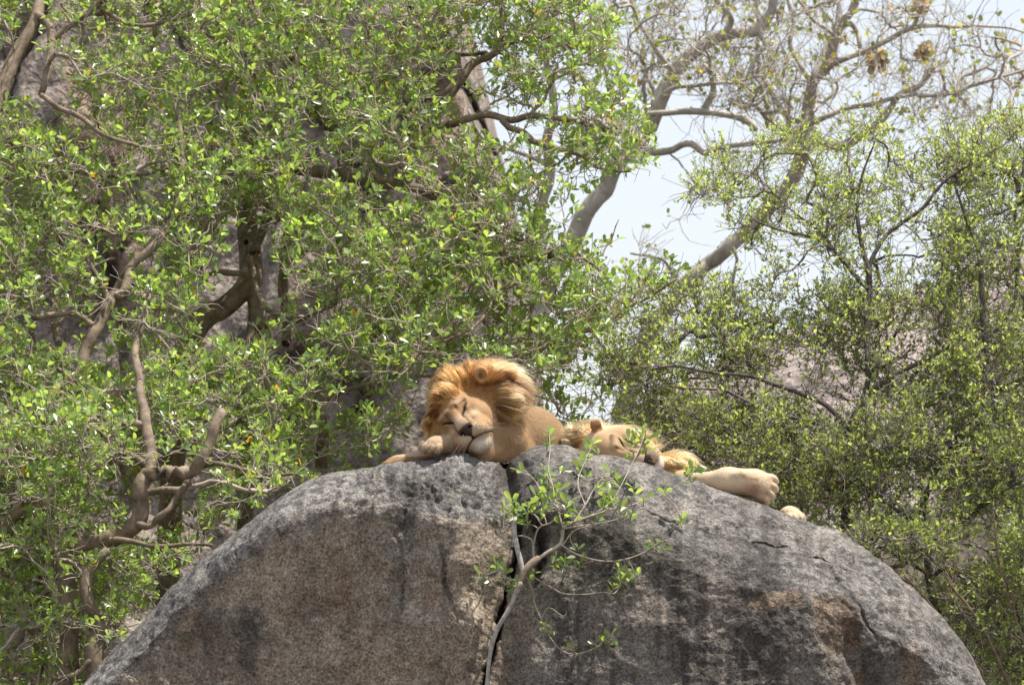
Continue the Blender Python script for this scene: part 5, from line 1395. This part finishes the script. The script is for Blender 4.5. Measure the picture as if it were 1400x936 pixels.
def dry_stems():
    rng = np.random.RandomState(401)
    rows = [[(1380, 936, 3.2), (1350, 870, 2.8), (1325, 830, 2.4), (1300, 800, 1.8), (1290, 780, 1)], [(1420, 930, 3.6), (1390, 850, 3), (1370, 790, 2.6), (1362, 740, 2), (1358, 700, 1.2)], [(1360, 960, 2.4), (1330, 900, 2), (1300, 880, 1.5), (1270, 850, 1)],
            [(1250, 800, 2), (1215, 782, 2), (1185, 776, 1.8), (1160, 780, 1.2)], [(1300, 860, 2), (1250, 800, 2), (1222, 778, 1.6), (1205, 770, 1)], [(1405, 900, 2), (1360, 815, 1.8), (1330, 790, 1.4), (1300, 775, 1)]]
    labels = ["forked dry stem leaning left beside the right rim of the boulder", "tall thin dry stem standing in the bottom right corner", "short dead stem low against the right rim of the boulder",
              "pale dead stick lying level above the right slope of the boulder", "bent bare stick crossing under the level pale one", "slanting bare stem between the two bottom right stems"]
    for i, (pts, lab) in enumerate(zip(rows, labels)):
        pts = np.array(pts, float); Y = np.linspace(.9, .6, len(pts)) + .05 * i
        P, R = smooth_path(at(pts[:, 0], pts[:, 1], Y), pts[:, 2] * .0031, .04)
        root = thing("dead_stem", lab, "dead stem", P[0], "dry stems at the bottom right")
        t = Tubes(); t.add(P, R, 7, .08, i); link("stem", t.mesh("stem", P[0]), root, M_FIGBARK)
        for b in range(4):
            j = rng.randint(len(P) // 3, len(P) - 1); d = unit((unit((P[-1] - P[0])[None])[0] + rng.normal(0, .7, 3))[None])[0]
            L = rng.uniform(.12, .3); q = np.stack([P[j], P[j] + d * L * .5, P[j] + d * L + [0, 0, .05 * L]])
            t = Tubes(); t.add(q, np.array([R[j] * .6, R[j] * .45, .001]), 5); link("twig", t.mesh("twig", P[0]), root, M_FIGBARK)
dry_stems()

# ------------------------------------------------------------------ the little fig rooted in the crack
def crack_shrub():
    rng = np.random.RandomState(501)
    root = thing("rock_fig", "small fig sapling rooted in the crack in the boulder with a long pale root", "shrub", at(668, 936, -1.15))
    o = org(root)
    def tube(nm, pts, Ya, Yb, mat, sides=8):
        pts = np.array(pts, float); Y = np.linspace(Ya, Yb, len(pts))
        P, R = smooth_path(at(pts[:, 0], pts[:, 1], Y), pts[:, 2] * .004, .03)
        t = Tubes(); t.add(P, R * (.55 if nm == 'root' else .6), sides, .10 if R.max() > .012 else .04, rng.rand() * 30); link(nm, t.mesh(nm, o), root, mat)
        return P
    tube("root", [(662, 1010, 6), (664, 960, 5.5), (667, 920, 5), (671, 888, 5), (679, 862, 5), (690, 842, 5), (700, 824, 5), (706, 808, 5.5), (712, 796, 6)], -1.12, -1.12, M_DEADWOOD)
    tube("stump", [(708, 804, 6), (714, 788, 7), (722, 774, 8), (730, 767, 9), (736, 763, 8)], -1.12, -1.05, M_FIGBARK)
    tube("dead_stem", [(716, 785, 5), (712, 768, 5.5), (707, 748, 5.5), (704, 732, 5.5), (703, 718, 5.5), (705, 708, 5)], -1.10, -1.0, M_DEADWOOD)
    B = [[(735, 764, 4.5), (750, 754, 4), (766, 744, 4), (769, 732, 4), (771, 720, 3.6), (785, 713, 3.2), (808, 705, 2.8), (827, 694, 2.2), (845, 680, 1.4)],
         [(770, 722, 2.6), (765, 705, 2), (763, 694, 2), (758, 680, 1.8), (756, 665, 1.5), (748, 650, 1)],
         [(767, 744, 2.4), (785, 756, 2), (808, 764, 2), (828, 767, 1.8), (846, 766, 1.7), (866, 761, 1.5), (884, 753, 1.4), (900, 742, 1.2), (912, 738, 1)],
         [(884, 753, 1.2), (905, 738, 1), (920, 722, .9), (932, 708, .8)],
         [(722, 792, 2.2), (728, 808, 2), (732, 828, 1.8), (740, 846, 1.6), (748, 864, 1.5), (759, 880, 1.5), (770, 890, 1.4), (785, 894, 1.3), (808, 888, 1.2), (822, 878, 1), (836, 866, .8)],
         [(725, 785, 2), (740, 795, 1.6), (755, 803, 1.5), (770, 811, 1.4), (800, 812, 1.2), (824, 809, 1)],
         [(718, 786, 2.2), (705, 792, 1.8), (692, 789, 1.5), (684, 778, 1)], [(712, 796, 2), (700, 792, 1.6), (690, 800, 1.2)],
         [(730, 768, 3), (729, 750, 2.4), (727, 738, 2), (715, 732, 1.8), (700, 733, 1.6), (690, 726, 1.5), (688, 714, 1.4), (691, 700, 1)],
         [(728, 750, 2), (736, 722, 1.8), (752, 715, 1.5), (760, 708, 1.2)], [(771, 722, 2), (800, 718, 1.6), (835, 712, 1.2), (862, 702, .9)],
         [(808, 705, 2), (835, 696, 1.6), (863, 690, 1.5), (882, 684, 1.4), (900, 678, 1.2), (918, 668, 1), (938, 655, .9), (950, 640, .8)],
         [(827, 694, 1.6), (840, 680, 1.3), (852, 658, 1.2), (862, 638, 1), (872, 618, 1), (880, 598, .8)],
         [(756, 665, 1.2), (750, 640, 1), (752, 615, 1), (751, 594, .8)], [(763, 694, 1.5), (742, 672, 1.2), (730, 655, 1), (712, 638, .8)],
         [(785, 713, 1.8), (800, 690, 1.4), (812, 668, 1.2), (824, 652, 1)], [(800, 690, 1.3), (790, 660, 1), (800, 630, .9), (808, 612, .7)],
         [(740, 846, 1.2), (750, 830, 1), (770, 842, .9), (775, 835, .7)], [(770, 744, 1.6), (785, 725, 1.2), (808, 718, .9)]]
    BR = []
    for i, b in enumerate(B):
        x1, y1 = b[-1][:2]
        BR.append(tube("branch", b, -1.05 if i else -1.05, -.95 - .12 * rng.rand() if y1 > 660 else -.75 + .2 * (y1 < 640), M_FIGTWIG, 6))
    BR = np.concatenate([b[len(b) // 3:] for b in BR])
    clumps = [(745, 648, 7), (752, 660, 5), (690, 692, 6), (700, 698, 6), (712, 695, 4), (722, 690, 4), (733, 676, 4), (752, 682, 6), (762, 672, 5), (775, 688, 5), (720, 708, 5), (800, 622, 5), (808, 606, 6), (792, 632, 4), (803, 650, 4), (822, 660, 6), (826, 690, 6), (838, 684, 5),
              (848, 694, 6), (862, 700, 4), (866, 668, 5), (845, 655, 4), (880, 680, 3), (680, 772, 5), (690, 782, 5), (697, 796, 5), (707, 802, 4), (655, 786, 4), (758, 762, 5), (772, 765, 5), (792, 770, 4), (846, 790, 5), (860, 784, 5), (838, 800, 3), (868, 778, 3), (893, 742, 4), (906, 740, 5),
              (932, 711, 5), (834, 868, 5), (815, 876, 3), (752, 856, 5), (860, 598, 5), (884, 600, 5), (940, 642, 5), (812, 614, 5), (730, 690, 5), (748, 672, 5), (790, 700, 5), (832, 675, 5), (700, 684, 5), (785, 880, 3), (790, 745, 3), (876, 590, 6), (868, 600, 5), (884, 612, 4), (866, 622, 4), (950, 638, 7), (944, 652, 4), (910, 668, 4), (751, 592, 5), (748, 606, 3), (768, 640, 3), (835, 640, 3), (845, 770, 3), (712, 640, 3), (726, 782, 4), (818, 706, 4), (770, 706, 4), (740, 700, 4)]
    pos, ax, sz = [], [], []
    tw = Tubes()
    for x, y, n in clumps:
        n = int(n * 1.15 + .5)
        Yc = -.98 + .1 * rng.normal() * .5 if y > 660 else (-.70 if y > 625 else -.50)
        c = at(x, y + 4, Yc); d = unit((np.array([.1, -.15, .9]) + rng.normal(0, .35, 3))[None])[0]
        az = rng.uniform(0, 6.28) + np.arange(n) * 2.4
        ref = unit(np.cross(d, [0.3, .9, .1])[None])[0]; r2 = np.cross(d, ref)
        for k in range(n):
            a = math.cos(az[k]) * ref + math.sin(az[k]) * r2 + d * rng.uniform(.3, 1.2)
            pos.append(c + d * .012 * (k - n / 2)); ax.append(a); sz.append(rng.uniform(.042, .074))
        jn = int(np.argmin(((BR - c) ** 2).sum(1) + .05 * np.maximum(BR[:, 2] - c[2], 0))); a0 = BR[jn]
        q, qr = smooth_path(np.stack([a0, a0 * .5 + (c - d * .03) * .5 + rng.normal(0, .012, 3), c - d * .02, c + d * .02]), np.array([.0034, .0030, .0026, .0014]), .03)
        t = Tubes(); t.add(q, qr, 4); tw.V += [v for v in t.V]; tw.Q += [f + tw.n for f in t.Q]; tw.n += t.n
    pos, ax, sz = np.array(pos), np.array(ax), np.array(sz)
    to = link("twigs", tw.mesh("twigs", o), root, M_FIGTWIG); to["kind"] = "stuff"
    single_leaves(pos, ax, sz, tint_fig(len(pos), rng, pos), root, M_FIGLEAF, 'fig', rng, .8, .6)
crack_shrub()
